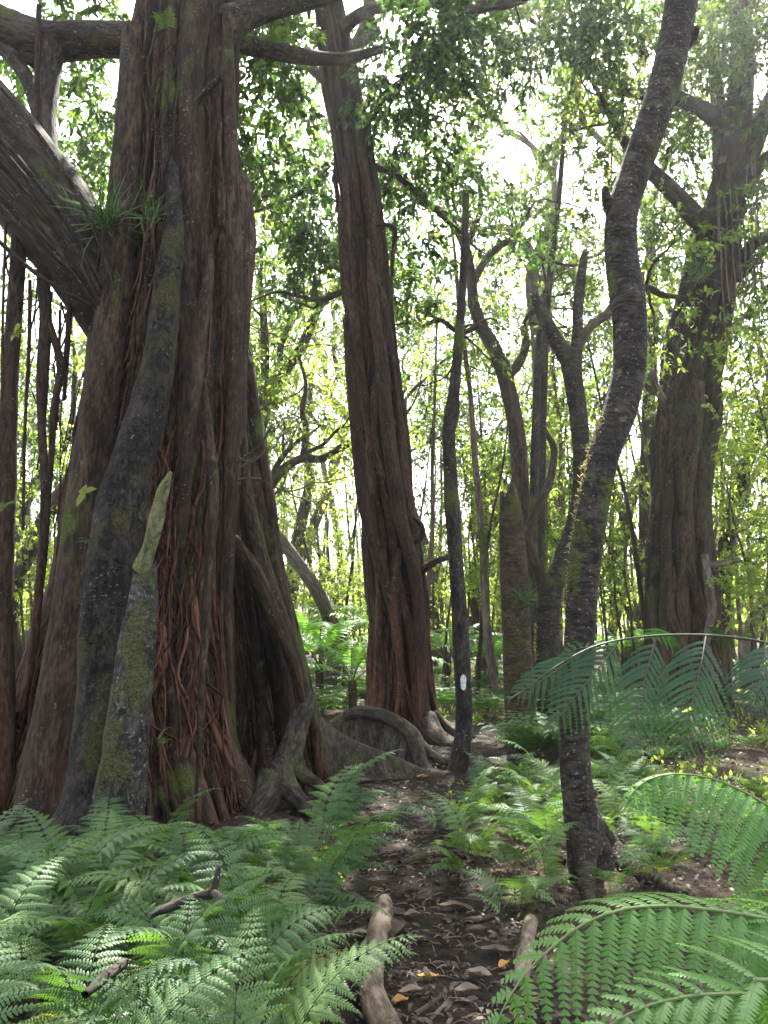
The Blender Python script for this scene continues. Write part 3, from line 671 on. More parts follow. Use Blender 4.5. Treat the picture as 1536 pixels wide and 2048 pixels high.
# ---- the leaning fig
tips1, tips2, tips3, tipsb, tipsf = [], [], [], [], []
fig2 = thing('strangler_fig', 'tall leaning strangler fig with a straight reddish trunk beside the trail', 'tree', (.27, 10.3, 0))
L1 = Trunk([(-900, 480, 545), (-500, 545, 608), (-200, 598, 662), (0, 622, 690), (200, 641, 732), (400, 676, 748), (600, 692, 772), (800, 712, 800), (1000, 728, 822), (1200, 741, 848), (1300, 744, 858), (1400, 742, 868), (1470, 738, 876), (1500, 734, 882)], 10.3, .9, 23, .24)
mb = MB(); L1.core(mb, nth=110)
for i in range(26): L1.root(mb, rng.random()*2*pi, 3+6*rng.random(), -.1, .04+.05*rng.random(), .45, rng.normal(0, .05), .45, .05+.1*rng.random(), 8)
for i in range(14): L1.root(mb, -pi*rng.random(), 3+5*rng.random(), -.1, .03+.03*rng.random(), .5, (.22 if i % 2 else -.2)+rng.normal(0, .08), 1.1, .1, 8)
for i in range(150):
    za = .8+rng.random()*7; L1.root(mb, -pi*rng.random(), za, max(-.1, za-1-3*rng.random()), .008+.012*rng.random(), .5, rng.normal(0, .14), 2.2, .05, 5, freq=.9)
for i in range(70):
    za = .3+rng.random()*2.4; L1.root(mb, -pi*rng.random(), za, max(-.1, za-.6-1.2*rng.random()), .006+.008*rng.random(), .5, rng.normal(0, .2), 3.5, .03, 4, freq=1.5, tail=False)
mb.build('trunk', M['figL'], fig2)
def col2(spec, mat, name, par, **k):
    m = MB(); ptube(m, spec, **k); return m.build(name, mat, par)
for s in ([(690, 640, 10.2, 5), (702, 760, 9.8, 11), (716, 900, 9.76, 13), (728, 1000, 9.76, 14), (746, 1080, 9.78, 13), (770, 1160, 9.8, 11), (790, 1250, 9.85, 8), (800, 1340, 9.9, 5), (806, 1420, 9.8, 4)], [(735, 480, 10.1, 4), (748, 600, 9.84, 11), (765, 760, 9.8, 13), (780, 900, 9.8, 14), (800, 1030, 9.8, 15), (826, 1130, 9.82, 13), (836, 1220, 9.85, 10), (840, 1320, 9.8, 8), (846, 1440, 9.7, 8)], [(800, 1090, 10., 4), (790, 1150, 9.82, 9), (786, 1220, 9.8, 10), (796, 1290, 9.8, 8), (800, 1370, 9.85, 5), (790, 1450, 9.8, 4)]):
    col2(s, M['figL'], 'fused_root', fig2, sides=12, wob=.2)
col2([(752, 452, 10., 5), (775, 450, 9.95, 5), (790, 462, 9.95, 6), (785, 520, 9.95, 4), (782, 590, 9.95, 4), (786, 640, 9.95, 3), (792, 690, 9.95, 3), (798, 800, 9.95, 2.5)], M['figL'], 'aerial_root', fig2, sides=7, wob=.3)
col2([(828, 1035, 10., 5), (842, 1050, 10, 6), (845, 1072, 10., 6), (830, 1085, 10., 6)], M['figL'], 'looped_root', fig2, sides=8)
col2([(836, 1150, 10.1, 9), (862, 1128, 10., 7), (905, 1110, 9.9, 5)], M['wood'], 'broken_twig', fig2, sides=8, cap='broken', jag=.03)
forking(fig2, [(720, 250, 10.2, 11), (740, 236, 10., 10), (770, 190, 9.9, 9), (830, 145, 9.8, 8), (890, 95, 9.7, 8), (930, 50, 9.6, 7), (965, 12, 9.5, 7), (1000, -60, 9.4, 6)], M['limb'], tips2)
col2([(680, 60, 10.2, 16), (740, 20, 10, 13), (840, 2, 9.7, 12), (900, 12, 9.6, 13), (960, 14, 9.5, 13), (1030, 2, 9.4, 12), (1120, -40, 9.3, 10)], M['limb'], 'limb', fig2, sides=9)
forking(fig2, [(735, 330, 10.3, 9), (790, 350, 10.6, 7), (850, 400, 11., 6), (905, 452, 11.3, 5)], M['wood'], tips2); forking(fig2, [(650, 160, 10.6, 12), (590, 110, 11., 9), (540, 90, 11.4, 7)], M['limb'], tips2); forking(fig2, [(655, 330, 10.4, 8), (610, 380, 10.7, 6), (570, 400, 10.9, 5)], M['limb'], tips2); forking(fig2, [(690, 580, 10.4, 7), (640, 600, 10.8, 6), (590, 590, 11.1, 4)], M['wood'], tips2)
col2([(700, 120, 10.4, 18), (735, 40, 10.8, 15), (742, -60, 11, 13), (760, -200, 11.4, 10)], M['pale'], 'limb', fig2, sides=9)
col2([(560, -400, 10.3, 26), (700, -560, 10.6, 20), (900, -640, 11, 12)], M['limb'], 'limb', fig2, sides=8)
# the low grey arch of root before it
m, nme, mt, pa = fin('buttress_root', [at(600, 1500, 9.), at(640, 1478, 8.95), at(664, 1444, 8.85), at(690, 1424, 8.8), at(722, 1416, 8.75), at(762, 1424, 8.65), at(800, 1440, 8.5), at(828, 1462, 8.35), at(846, 1496, 8.2), at(862, 1536, 8.)], M['root'], fig2, .085)
ptube(m, [(690, 1432, 8.75, 10), (730, 1424, 8.68, 13), (780, 1438, 8.52, 14), (822, 1466, 8.35, 16), (838, 1500, 8.2, 16), (850, 1535, 8.05, 14), (880, 1560, 7.9, 7)], sides=14, step=.05, wob=.2); ptube(m, [(830, 1475, 8.3, 10), (858, 1505, 8.15, 10), (890, 1524, 8.05, 7), (935, 1532, 7.95, 3)], sides=10, wob=.2); ptube(m, [(812, 1470, 8.4, 9), (806, 1510, 8.25, 9), (796, 1545, 8.1, 7)], sides=10, wob=.2)
m.build(nme, mt, pa)
buttress('surface_root', [[(855, 1440, 9.8, 20), (872, 1470, 9.5, 18), (900, 1495, 9.3, 10)], [(868, 1430, 9.9, 12), (905, 1462, 9.7, 9), (940, 1475, 9.6, 6)]], M['root'], fig2)

# ---- the mossy fig beyond
fig3 = thing('strangler_fig', 'mossy green strangler fig with a forked top, behind the hanging dark fern frond', 'tree', (4.95, 13, 0))
R1 = Trunk([(250, 1446, 1495), (330, 1424, 1489), (400, 1406, 1485), (500, 1380, 1471), (600, 1356, 1457), (700, 1339, 1443), (770, 1329, 1433), (900, 1318, 1415), (1000, 1315, 1409), (1100, 1310, 1415), (1200, 1302, 1425), (1300, 1294, 1437), (1412, 1284, 1451), (1440, 1286, 1451)], 13., .9, 43, .36)
mb = MB(); R1.core(mb, nth=110)
for i in range(26): R1.root(mb, rng.random()*2*pi, 3+6*rng.random(), -.1, .05+.07*rng.random(), .4, rng.normal(0, .05), .45, .1, 8)
for i in range(9): R1.root(mb, -pi*rng.random(), 4+5*rng.random(), -.1, .05+.05*rng.random(), .5, (.25 if i % 2 else -.22)+rng.normal(0, .06), 1., .1, 9)
for i in range(90):
    za = 1+rng.random()*7; R1.root(mb, -pi*rng.random(), za, max(-.1, za-1-3*rng.random()), .012+.02*rng.random(), .5, rng.normal(0, .14), 1.8, .05, 5, freq=.9)
mb.build('trunk', M['figR'], fig3)
for s, mt in (([(1440, 430, 13, 24), (1400, 440, 12.8, 22), (1352, 390, 12.6, 18), (1306, 345, 12.4, 16), (1262, 300, 12.2, 12), (1225, 240, 12, 8), (1200, 190, 11.8, 5)], 'limb'), ([(1462, 330, 13, 36), (1478, 230, 13.1, 30), (1484, 130, 13.3, 26), (1482, 40, 13.5, 24), (1470, -120, 13.7, 18)], 'limb'),
              ([(1472, 360, 13, 30), (1512, 270, 12.9, 24), (1550, 190, 12.8, 22), (1620, 60, 12.6, 18)], 'limb'), ([(1448, 340, 13, 24), (1440, 240, 13.2, 17), (1428, 140, 13.4, 13), (1420, 40, 13.6, 12), (1400, -90, 13.8, 9)], 'pale'),
              ([(1462, 270, 13., 20), (1420, 230, 12.9, 18), (1380, 208, 12.8, 16), (1330, 190, 12.7, 14), (1250, 180, 12.6, 12), (1160, 110, 12.4, 8)], 'limb'), ([(1470, 560, 12.9, 16), (1505, 490, 12.7, 13), (1560, 470, 12.5, 10)], 'limb'), ([(1485, 390, 12.9, 18), (1520, 330, 12.7, 14), (1580, 280, 12.6, 10)], 'limb')):
    forking(fig3, s, M[mt], tips3, twigs=6, ext=1.4)
col2([(1325, 800, 12.5, 9), (1310, 770, 12.3, 8), (1305, 740, 12.2, 6), (1300, 755, 12.2, 3)], M['pale'], 'broken_twig', fig3, sides=7)
for k in range(16):
    a = at(1400+rng.random()*110, 260+rng.random()*180, 12.3); m = MB(); hang_root(m, a, a-UP*(.8+2.2*rng.random()), .008+.008*rng.random(), .06); m.build('aerial_root', M['pale'], fig3)
for s in ([(1410, 1110, 12, 8), (1418, 1170, 11.9, 9), (1424, 1220, 11.9, 9), (1412, 1290, 11.9, 8)], [(1424, 1130, 12, 7), (1460, 1124, 11.8, 6), (1480, 1120, 11.7, 5)]): col2(s, M['pale'], 'aerial_root', fig3, sides=8)

# ------------------------------------------------------------------ single trunks of the middle distance
def trunk_tree(name, label, cat, base, trunks, mat, parts=(), group=None, **k):
    """TRUNKS: rows for the main stem; PARTS: (name, rows, mat, cap)"""
    b = onground(*base); t = thing(name, label, cat, b, group); m = MB(); cap = k.pop('cap', 'tip'); jag = k.pop('jag', .1)
    for s in trunks: ptube(m, s, cap=cap, jag=jag, **k)
    m.build('trunk', mat, t)
    for nme, rows, mt, cp in parts: col2(rows, mt, nme, t, cap=cp, jag=.08, **k)
    return t
Yc = gp(1185, 1735)[1]
stree = trunk_tree('curved_tree', 'dark ringed tree bending in an S, its root foot among ferns by the trail', 'tree', (1185, 1735),
    [[(1196, 1775, Yc-.05, 58), (1184, 1725, Yc, 46), (1168, 1660, Yc, 36), (1156, 1590, Yc, 30), (1149, 1500, Yc, 29), (1150, 1400, Yc, 29), (1157, 1300, Yc, 29), (1164, 1200, Yc, 30), (1173, 1100, Yc, 31), (1188, 1010, Yc, 31), (1208, 910, Yc+.05, 31), (1240, 820, Yc+.1, 34), (1258, 740, Yc+.15, 33), (1260, 660, Yc+.18, 34), (1254, 590, Yc+.2, 36), (1243, 510, Yc+.25, 34), (1244, 430, Yc+.25, 33), (1268, 350, Yc+.3, 33), (1303, 250, Yc+.3, 34), (1334, 150, Yc+.35, 34), (1355, 50, Yc+.4, 35), (1368, -40, Yc+.4, 35), (1390, -200, Yc+.5, 34), (1400, -420, Yc+.6, 30), (1390, -700, Yc+.7, 22)]], M['ring'], sides=26, step=.04, wob=.07, wfreq=5)
for rows in ([(1210, 1715, 34), (1242, 1735, 26), (1285, 1762, 18), (1330, 1785, 11), (1375, 1800, 6)], [(1148, 1745, 16), (1130, 1765, 12), (1108, 1790, 7)], [(1172, 1775, 18), (1178, 1800, 12), (1180, 1822, 6)]):
    pts, rad = [at(1172, 1640, Yc)], [30*Yc/FPX]
    for px, py, r in rows:
        q = onground(px, py); R = r*q[1]/FPX; q[2] += R*.35; pts.append(q); rad.append(R)
    m = MB(); tube(m, pts, rad, sides=14, step=.03, wob=.14); m.build('root', M['ring'], stree)
col2([(1225, 430, Yc+.25, 14), (1212, 395, Yc+.2, 11), (1212, 375, Yc+.18, 7)], M['ring'], 'branch_stub', stree, sides=10, cap='broken', jag=.02)
col2([(1370, 90, Yc+.4, 14), (1386, 75, Yc+.35, 11), (1394, 55, Yc+.3, 7)], M['ring'], 'branch_stub', stree, sides=10, cap='broken', jag=.02)
# moss tufts standing off its sunny edge, and flakes of lichen
m = MB(); pts = np.array([at(a, b, Yc+.02) for a, b in [(1130, 1280), (1136, 1200), (1144, 1110), (1158, 1010), (1178, 920), (1206, 830)]])
P, _ = resample(pts, np.ones(len(pts)), .006); P = P[rng.random(len(P)) < .9]; n = len(P)
for rep in range(4):
    o = rng.normal(0, 1, (n, 3))*np.array([.010, .03, .012]); dn = vn(np.stack([P[:, 2]*7, 0*P[:, 2], 0*P[:, 2]+rep], -1), 3)
    leaves(m, P+o, np.array([-1., 0, .1])+rng.normal(0, .55, (n, 3)), rng.normal(0, 1, (n, 3)), (.008+.028*rng.random(n))*(.3+dn), .006, rng.random(n))
m.build('moss', M['moss'], stree)
m = MB(); pts = np.array([at(a, b, Yc+.3) for a, b in [(1208, 400), (1228, 320), (1256, 240), (1282, 140), (1306, 50)]]); P, _ = resample(pts, np.ones(len(pts)), .008); n = len(P)
for rep in range(2): leaves(m, P+rng.normal(0, 1, (n, 3))*np.array([.004, .02, .006]), np.array([-1., 0, .1])+rng.normal(0, .55, (n, 3)), rng.normal(0, 1, (n, 3)), .006+.016*rng.random(n), .006, rng.random(n))
m.build('moss', M['moss'], stree)

Yp = gp(915, 1540)[1]
pole = trunk_tree('dead_pole', 'thin black dead pole trunk with a snapped top and a white blaze low on it', 'dead tree', (915, 1540),
    [[(912, 1556, Yp, 21), (918, 1520, Yp, 19), (927, 1470, Yp, 17), (928, 1400, Yp, 17), (923, 1300, Yp, 17), (917, 1200, Yp, 16), (910, 1100, Yp, 15), (904, 1020, Yp, 15), (900, 940, Yp, 14), (897, 870, Yp, 14), (903, 830, Yp, 16), (909, 780, Yp, 12), (916, 700, Yp, 10), (922, 620, Yp, 9), (927, 540, Yp, 8.5), (930, 460, Yp, 8), (932, 385, Yp, 7.5)]], M['thin'], sides=14, step=.05, wob=.13, wfreq=10, cap='broken', jag=.05)
def blaze(base, c, w, h, ry, par):
    """a brushed patch of paint wrapped on the near face of a round stem"""
    m = MB(); n = 9; k = 15; u = np.linspace(-1, 1, n); v = np.linspace(-1, 1, k); U, V = np.meshgrid(u, v)
    ed = 1-.16*fbm(np.stack([U*0+2.3, V*4, 0*U], -1), 3, 8)*2; hw = w*np.sqrt(np.clip(1-np.abs(V)**4, .05, 1))*ed
    X = c[0]+U*hw; Yv = c[1]-np.sqrt(np.maximum(ry**2-(U*hw)**2, 1e-6)); Z = c[2]+V*h
    i = (np.arange(k-1)*n)[:, None]+np.arange(n-1)[None]; m.add(np.stack([X, Yv, Z], -1), np.stack([i, i+1, i+n+1, i+n], -1)); return m.build('paint_blaze', M['paint'], par)
blaze(None, at(925, 1363, Yp), .028, .075, 17.*Yp/FPX*1.09, pole)

Ys = gp(1040, 1500)[1]
stump = trunk_tree('snapped_trunk', 'thick mossy brown trunk snapped off level, standing beside the thin black pole', 'dead tree', (1040, 1510),
    [[(1042, 1525, Ys, 34), (1041, 1470, Ys, 30), (1039, 1400, Ys, 29), (1036, 1330, Ys, 29), (1032, 1250, Ys, 28), (1028, 1160, Ys, 27), (1025, 1090, Ys, 26), (1022, 1040, Ys, 24), (1020, 1004, Ys, 20)]], M['stump'], sides=22, step=.05, wob=.09, wfreq=8, cap='broken', jag=.30)
col2([(1010, 1030, Ys, 10), (1006, 1002, Ys, 7), (1004, 985, Ys, 3)], M['stump'], 'splinter', stump, sides=6, cap='broken', jag=.03)
m = MB(); c = at(1048, 1205, Ys-.14); n = 70
leaves(m, np.tile(c, (n, 1))+rng.normal(0, .02, (n, 3)), np.array([.1, -.5, .35])+rng.normal(0, .45, (n, 3)), rng.normal(0, 1, (n, 3)), .10+.12*rng.random(n), .008, rng.random(n), curl=1.1)
tag(m.build('epiphyte_grass', M['grass'], origin=tuple(c)), 'dark grassy tuft growing on the side of the snapped mossy trunk', 'plant')

Yf = gp(1092, 1490)[1]
forked = trunk_tree('forked_tree', 'dark forked tree with bare broken upper limbs, just behind the S-bent tree', 'tree', (1092, 1490),
    [[(1094, 1505, Yf, 26), (1094, 1440, Yf, 24), (1095, 1350, Yf, 23), (1094, 1260, Yf, 23), (1100, 1190, Yf, 23), (1122, 1130, Yf, 20), (1146, 1060, Yf, 18), (1160, 990, Yf, 17), (1163, 910, Yf, 17), (1158, 840, Yf, 18), (1148, 770, Yf, 19), (1140, 715, Yf, 22)]], M['ring'],
    [('limb', [(1142, 725, Yf, 20), (1118, 690, Yf, 17), (1095, 650, Yf, 15), (1078, 612, Yf, 13), (1068, 590, Yf, 8)], M['ring'], 'broken'), ('limb', [(1146, 730, Yf, 18), (1154, 680, Yf, 12), (1156, 620, Yf, 11), (1162, 560, Yf, 10), (1167, 520, Yf, 8), (1170, 504, Yf, 5)], M['ring'], 'broken'),
          ('limb', [(1095, 1230, Yf, 14), (1082, 1160, Yf, 12), (1062, 1100, Yf, 10), (1056, 1060, Yf, 9), (1078, 1010, Yf, 9), (1100, 960, Yf, 8), (1108, 900, Yf-.05, 7), (1090, 860, Yf-.1, 5)], M['wood'], 'broken')], sides=18, step=.05, wob=.11, wfreq=9)
forking(forked, [(1148, 715, Yf, 11), (1175, 660, Yf+.1, 10), (1210, 630, Yf+.3, 10), (1250, 590, Yf+.5, 9), (1290, 575, Yf+.6, 8), (1325, 590, Yf+.7, 6)], M['wood'], tipsf, twigs=4, ext=.7)
pts = [(1072, 1320), (1076, 1240), (1098, 1170), (1128, 1090)]
m = MB(); P, _ = resample(np.array([at(a, b, Yf-.02) for a, b in pts]), np.ones(4), .008); n = len(P)
for rep in range(2): leaves(m, P+rng.normal(0, 1, (n, 3))*np.array([.006, .03, .006]), np.array([-1., 0, .2])+rng.normal(0, .55, (n, 3)), rng.normal(0, 1, (n, 3)), .01+.025*rng.random(n), .008, rng.random(n))
m.build('moss', M['moss'], forked)
blaze(None, at(1068, 1326, gp(1068, 1440)[1]), .03, .075, .06, trunk_tree('thin_tree', 'slim dark stem with a white blaze close beside the snapped mossy trunk', 'tree', (1068, 1440),
    [[(1068, 1460, gp(1068, 1440)[1], 11), (1067, 1300, gp(1068, 1440)[1], 10), (1066, 1100, gp(1068, 1440)[1], 9), (1070, 900, gp(1068, 1440)[1], 9), (1076, 720, gp(1068, 1440)[1], 7), (1080, 660, gp(1068, 1440)[1], 5)]], M['thin'], sides=12, step=.08, cap='broken', jag=.05))

# the slender stem that carries the pink buds
b = onground(1086, 1420); Yb = b[1]
bud = thing('flowering_sapling', 'very slender tall stem topped by large leaves and two pink buds', 'tree', b)
m = MB(); ptube(m, [(1086, 1430, Yb, 7), (1082, 1200, Yb, 7), (1085, 900, Yb, 7), (1093, 640, Yb, 7), (1106, 500, Yb, 7), (1119, 380, Yb, 6), (1128, 270, Yb, 5), (1132, 215, Yb, 4), (1150, 205, Yb, 3), (1172, 215, Yb, 3)], sides=9, wob=.15, step=.08); m.build('stem', M['thin'], bud)
m = MB(); 
for cx, cy in ((1150, 235), (1180, 215), (1205, 210), (1160, 200), (1190, 235)):
    c = at(cx, cy, Yb); n = 7; leaves(m, np.tile(c, (n, 1)), rng.normal(0, .8, (n, 3))+UP*.2, UP+rng.normal(0, .5, (n, 3)), .24+.1*rng.random(n), .10, .5+.4*rng.random(n), curl=.3)
m.build('foliage', M['leafL'], bud)
for cx, cy, h in ((1212, 186, 1.), (1158, 172, .8)):
    m = MB(); tube(m, [at(cx, cy+22, Yb), at(cx, cy+6, Yb), at(cx+2, cy-12, Yb), at(cx+1, cy-26*h, Yb)], np.array([.016, .048, .045, .008])*h, sides=10, step=.02, wob=.05); m.build('flower_bud', M['bud'], bud)

# tree behind the giant fig whose dark limbs show in the gap
b = onground(470, 1400)
def hidden(): pass
back = thing('gnarled_tree', 'gnarled dark-limbed tree standing in the gap behind the giant fig', 'tree', b)
m = MB(); ptube(m, [(470, 1420, b[1], 20), (480, 1200, b[1], 18), (500, 1050, b[1], 16), (528, 990, b[1], 13)], sides=10); m.build('trunk', M['wood'], back)
for s in ([(528, 992, b[1], 10), (560, 945, b[1], 10), (600, 918, b[1], 9), (640, 918, b[1], 8), (665, 905, b[1], 6), (712, 885, b[1], 4)], [(604, 920, b[1], 7), (611, 880, b[1], 7), (610, 845, b[1], 7), (604, 820, b[1], 6), (612, 770, b[1], 4), (600, 720, b[1], 3)], [(540, 970, b[1], 7), (560, 920, b[1], 6), (598, 880, b[1], 4)], [(612, 905, b[1], 4), (645, 890, b[1], 4), (672, 862, b[1], 3)],
          [(500, 960, b[1], 14), (520, 860, b[1]+.3, 13), (560, 760, b[1]+.5, 12), (605, 690, b[1]+.7, 11), (640, 610, b[1]+.8, 10), (690, 565, b[1]+1, 8), (760, 520, b[1]+1, 5)], [(515, 870, b[1]+.3, 10), (530, 760, b[1]+.3, 9), (528, 650, b[1]+.3, 8), (520, 560, b[1]+.3, 6)], [(570, 750, b[1]+.5, 8), (560, 700, b[1]+.5, 7), (590, 620, b[1]+.5, 5)]):
    forking(back, s, M['wood'], tipsb, twigs=3, ext=.5, sides=8, wob=.2)
backtips = [at(a, c, b[1]+.6) for a, c in ((700, 880), (605, 720), (600, 875), (680, 855), (760, 520), (520, 560), (590, 620), (640, 600), (540, 740), (650, 700), (560, 520), (620, 500), (520, 640), (690, 560))]
# ------------------------------------------------------------------ crowns of the near trees
def crown(par, rows, mat, L=.11, W=.042, dens=1., n=16, tw=.34, name='crown', droop=.6):
    """rows: (px, py, depth, radius m, sprays)"""
    m = MB()
    for px, py, Y, R, ns in rows:
        c = at(px, py, Y); clump(m, c, R, max(1, int(ns*dens)), n=n, tw=tw, L=L, W=W, droop=droop, mat=0, tmat=1)
    return m.build(name, [mat, M['thin']], par, smooth=False)
fig_rows = [(30, 30, 8.2, .7, 40), (120, 20, 8.6, .6, 30), (190, 30, 9, .6, 34), (150, 170, 9, .55, 36), (215, 190, 9.2, .55, 44), (60, 150, 9.5, .4, 12), (180, 290, 9.3, .55, 40), (225, 260, 9.5, .5, 36), (120, 330, 9.6, .5, 26), (80, 290, 9.8, .45, 18), (215, 390, 9.8, .4, 20),
            (510, 60, 7.8, .5, 34), (545, 40, 8.4, .5, 36), (530, 150, 8.2, .5, 40), (575, 130, 11.4, .5, 34), (550, 230, 9, .5, 38), (510, 240, 8.6, .4, 26), (590, 230, 11.4, .5, 30), (530, 330, 9.2, .5, 34), (510, 400, 9.4, .4, 20), (590, 330, 11.4, .35, 12), (600, 40, 11.6, .5, 30), (560, 390, 10, .4, 16), (610, 180, 11.6, .4, 18)]
# leaf clumps added, mostly above the frame, to keep the sun off the near ground
over = [(rng.uniform(-150, 1000), rng.uniform(-1100, -190), rng.uniform(6.5, 9.5), rng.uniform(.6, 1.), 40) for k in range(34)]
over += [(rng.uniform(60, 820), rng.uniform(-270, -115), rng.uniform(8.4, 10.4), rng.uniform(.5, .65), 34) for k in range(22)]
crown(fig, fig_rows, M['leafD'], dens=.8)
crown(fig, over, M['leafD'], dens=1., name='added_shade_crown')
f2 = [(rng.uniform(880, 1260), rng.uniform(-20, 130), rng.uniform(10, 11.5), .5, 26) for k in range(12)]+[(560, 30, 11.2, .5, 30), (780, 60, 10.8, .65, 60), (840, 50, 9, .6, 54), (880, 110, 9.6, .55, 44), (800, 160, 9.6, .6, 50), (860, 190, 10, .55, 40), (760, 210, 10, .5, 36), (900, 240, 10.4, .45, 24), (790, 300, 10.6, .55, 36), (850, 300, 10.8, .5, 30), (745, 330, 10.8, .4, 22), (810, 400, 10.8, .5, 26), (860, 380, 11, .4, 18), (900, 340, 11, .4, 20), (800, 500, 11, .5, 24), (840, 470, 11, .4, 18), (880, 20, 9.4, .5, 40), (950, 40, 9.6, .4, 22), (610, 420, 10.8, .5, 30), (640, 350, 10.8, .5, 30), (650, 480, 11, .45, 22), (620, 540, 11, .5, 26), (560, 470, 11, .4, 16), (830, 560, 11.2, .4, 16)]
over2 = [(rng.uniform(500, 1800), rng.uniform(-800, -190), rng.uniform(7.2, 9.5), rng.uniform(.7, 1.1), 44) for k in range(30)]+[(rng.uniform(450, 1500), rng.uniform(-800, -160), rng.uniform(9, 12), rng.uniform(.6, 1.1), 40) for k in range(22)]  # clumps added above the frame to block sun on the path and near fronds
crown(fig2, f2, M['leafD'], dens=.95); leaf_tips(fig2, tips2, [M['leafD'], M['thin']], 3); crown(fig2, over2, M['leafD'], dens=.9, name='added_shade_crown')
f3 = [(1430, 60, 12.6, .8, 60), (1500, 100, 12.4, .8, 60), (1400, 140, 13, .7, 50), (1530, 230, 12.4, .7, 44), (1390, 230, 13.2, .7, 46), (1340, 130, 13, .6, 30), (1330, 280, 13., .6, 36), (1380, 330, 13.2, .6, 36), (1300, 250, 12.6, .55, 26), (1350, 430, 13.4, .55, 30), (1320, 500, 13.6, .5, 24), (1520, 420, 12.6, .6, 36), (1530, 560, 12.8, .6, 30), (1510, 660, 13, .5, 24), (1250, 200, 12.4, .5, 24), (1180, 120, 12.2, .7, 44), (1120, 90, 12, .7, 46), (1060, 60, 11.6, .6, 36), (1230, 60, 12., .7, 50), (1280, 30, 12, .6, 44), (1150, 200, 12.2, .5, 24), (1330, 30, 12.6, .6, 40), (1200, 290, 12.2, .5, 24), (1110, 280, 12, .45, 18), (1480, 20, 13, .7, 50)]
over3 = [(rng.uniform(1000, 2100), rng.uniform(-700, -40), rng.uniform(10, 14), rng.uniform(.7, 1.2), 40) for k in range(20)]  # more added clumps, mostly out of view, put up for shade
crown(fig3, f3, M['leafO'], L=.10, W=.04, dens=1.3); leaf_tips(fig3, tips3, [M['leafO'], M['thin']], 3, L=.095, W=.038); crown(fig3, over3, M['leafO'], dens=.8, name='added_shade_crown')
ft = [(1190, 430, Yf+1.2, .35, 16), (1210, 330, Yf+1.4, .35, 14), (1340, 620, Yf+1., .25, 8), (1200, 560, Yf+1, .25, 8)]
crown(forked, ft, M['leafO'], L=.08, W=.032); leaf_tips(forked, tipsf, [M['leafO'], M['thin']], 2, L=.08, W=.034)
m = MB()
leaf_tips(back, tipsb, [M['leafL'], M['thin']], 2, L=.085, W=.036)
for p in backtips: clump(m, p, .45, 10, n=12, tw=.3, L=.085, W=.034, droop=.4, mat=0, tmat=1)
m.build('crown', [M['leafL'], M['thin']], back, smooth=False)

# ------------------------------------------------------------------ twisted trees and the wood behind
def twisted(seed, h, r, lvl, mat, leaf, L, W, per, trunkmat='wood', up=.32, wig=.30, lean=.1):
    global rng
    keep = rng; rng = np.random.default_rng(seed)
    t = thing('twisted_tree', 'tree', 'tree'); m = MB(); tips = []
    n = 7; d = nrm(np.array([rng.normal(0, lean), rng.normal(0, lean), 1])); p = np.zeros(3)-UP*.1; P = [p]; 
    for i in range(n):
        d = nrm(d+rng.normal(0, .16, 3)*np.array([1, 1, .2])); d[2] = max(d[2], .6); P.append(P[-1]+d*h/n)
    R = np.linspace(r*1.25, r*.72, n+1); R[0] = r*1.7; tube(m, P, R, sides=12, step=.12, wob=.13)
    m.build('trunk', M[trunkmat], t)
    nl = rng.integers(3, 5)
    for k in range(nl):
        m = MB(); i = n if k < 2 else rng.integers(n-2, n+1); a = rng.random()*2*pi
        grow(m, P[i], nrm(P[i]-P[i-1])+np.array([cos(a), sin(a), .1])*.8, h*.42*(.7+.5*rng.random()), R[i]*.62, lvl, tips, wig, (2, 3), up, 7)
        m.build('limb', M[trunkmat], t)
    m = MB(); T = np.array([q for q, _ in tips]); D = np.array([q for _, q in tips])
    for rep in range(per):
        sprays(m, T+rng.normal(0, .12, T.shape), D+rng.normal(0, .7, T.shape), n=13, tw=.34, L=L, W=W, droop=.35, mat=0, tmat=1)
    m.build('crown', [M[leaf], M['thin']], t, smooth=False); rng = keep
    return t
protos = [twisted(101, 5.2, .14, 3, 'wood', 'leafO', .095, .042, 2), twisted(102, 6.0, .12, 3, 'wood', 'leafO', .095, .042, 2, wig=.36), twisted(103, 4.4, .13, 3, 'pale', 'leafL', .095, .042, 2, 'pale', wig=.34, lean=.25), twisted(104, 6.6, .15, 3, 'pale', 'leafO', .095, .042, 2, 'pale')]
TW = [(960, 19, 0, 1., 1.), (890, 21, 1, 1.1, 2.2), (1250, 17, 3, 1., 4.), (640, 15, 2, 1., .2), (575, 20, 3, 1., 2.), (1160, 20, 0, 1.1, 3.), (1330, 20, 1, 1.05, 1.7), (1500, 16.5, 2, 1.1, 2.5), (1440, 21, 0, 1.1, .7), (60, 13, 1, 1., 4.4), (-40, 16, 0, 1.1, .3), (150, 18, 3, 1., 5.5), (240, 16, 2, 1., 2.9),
      (520, 23, 0, 1.15, 3.3), (820, 25, 3, 1.1, 2.8), (940, 27, 0, 1.1, 4.9), (1080, 26, 3, 1.1, 1.2), (1210, 27, 1, 1.15, .4), (1390, 27, 2, 1.2, 3.6), (1560, 24, 3, 1.1, 5.1), (20, 23, 2, 1.2, 1.1), (200, 26, 0, 1.1, 2.4), (660, 28, 1, 1.1, .9), (1660, 19, 1, 1.1, 2.), (-180, 20, 3, 1.1, 2.), (480, 21, 0, 1.6, 2.6), (850, 25, 1, 1.7, 1.), (1290, 25, 1, 1.7, 3.1), (1790, 26, 0, 1.1, 2.), (-300, 27, 1, 1.1, 2.)]
used = set()
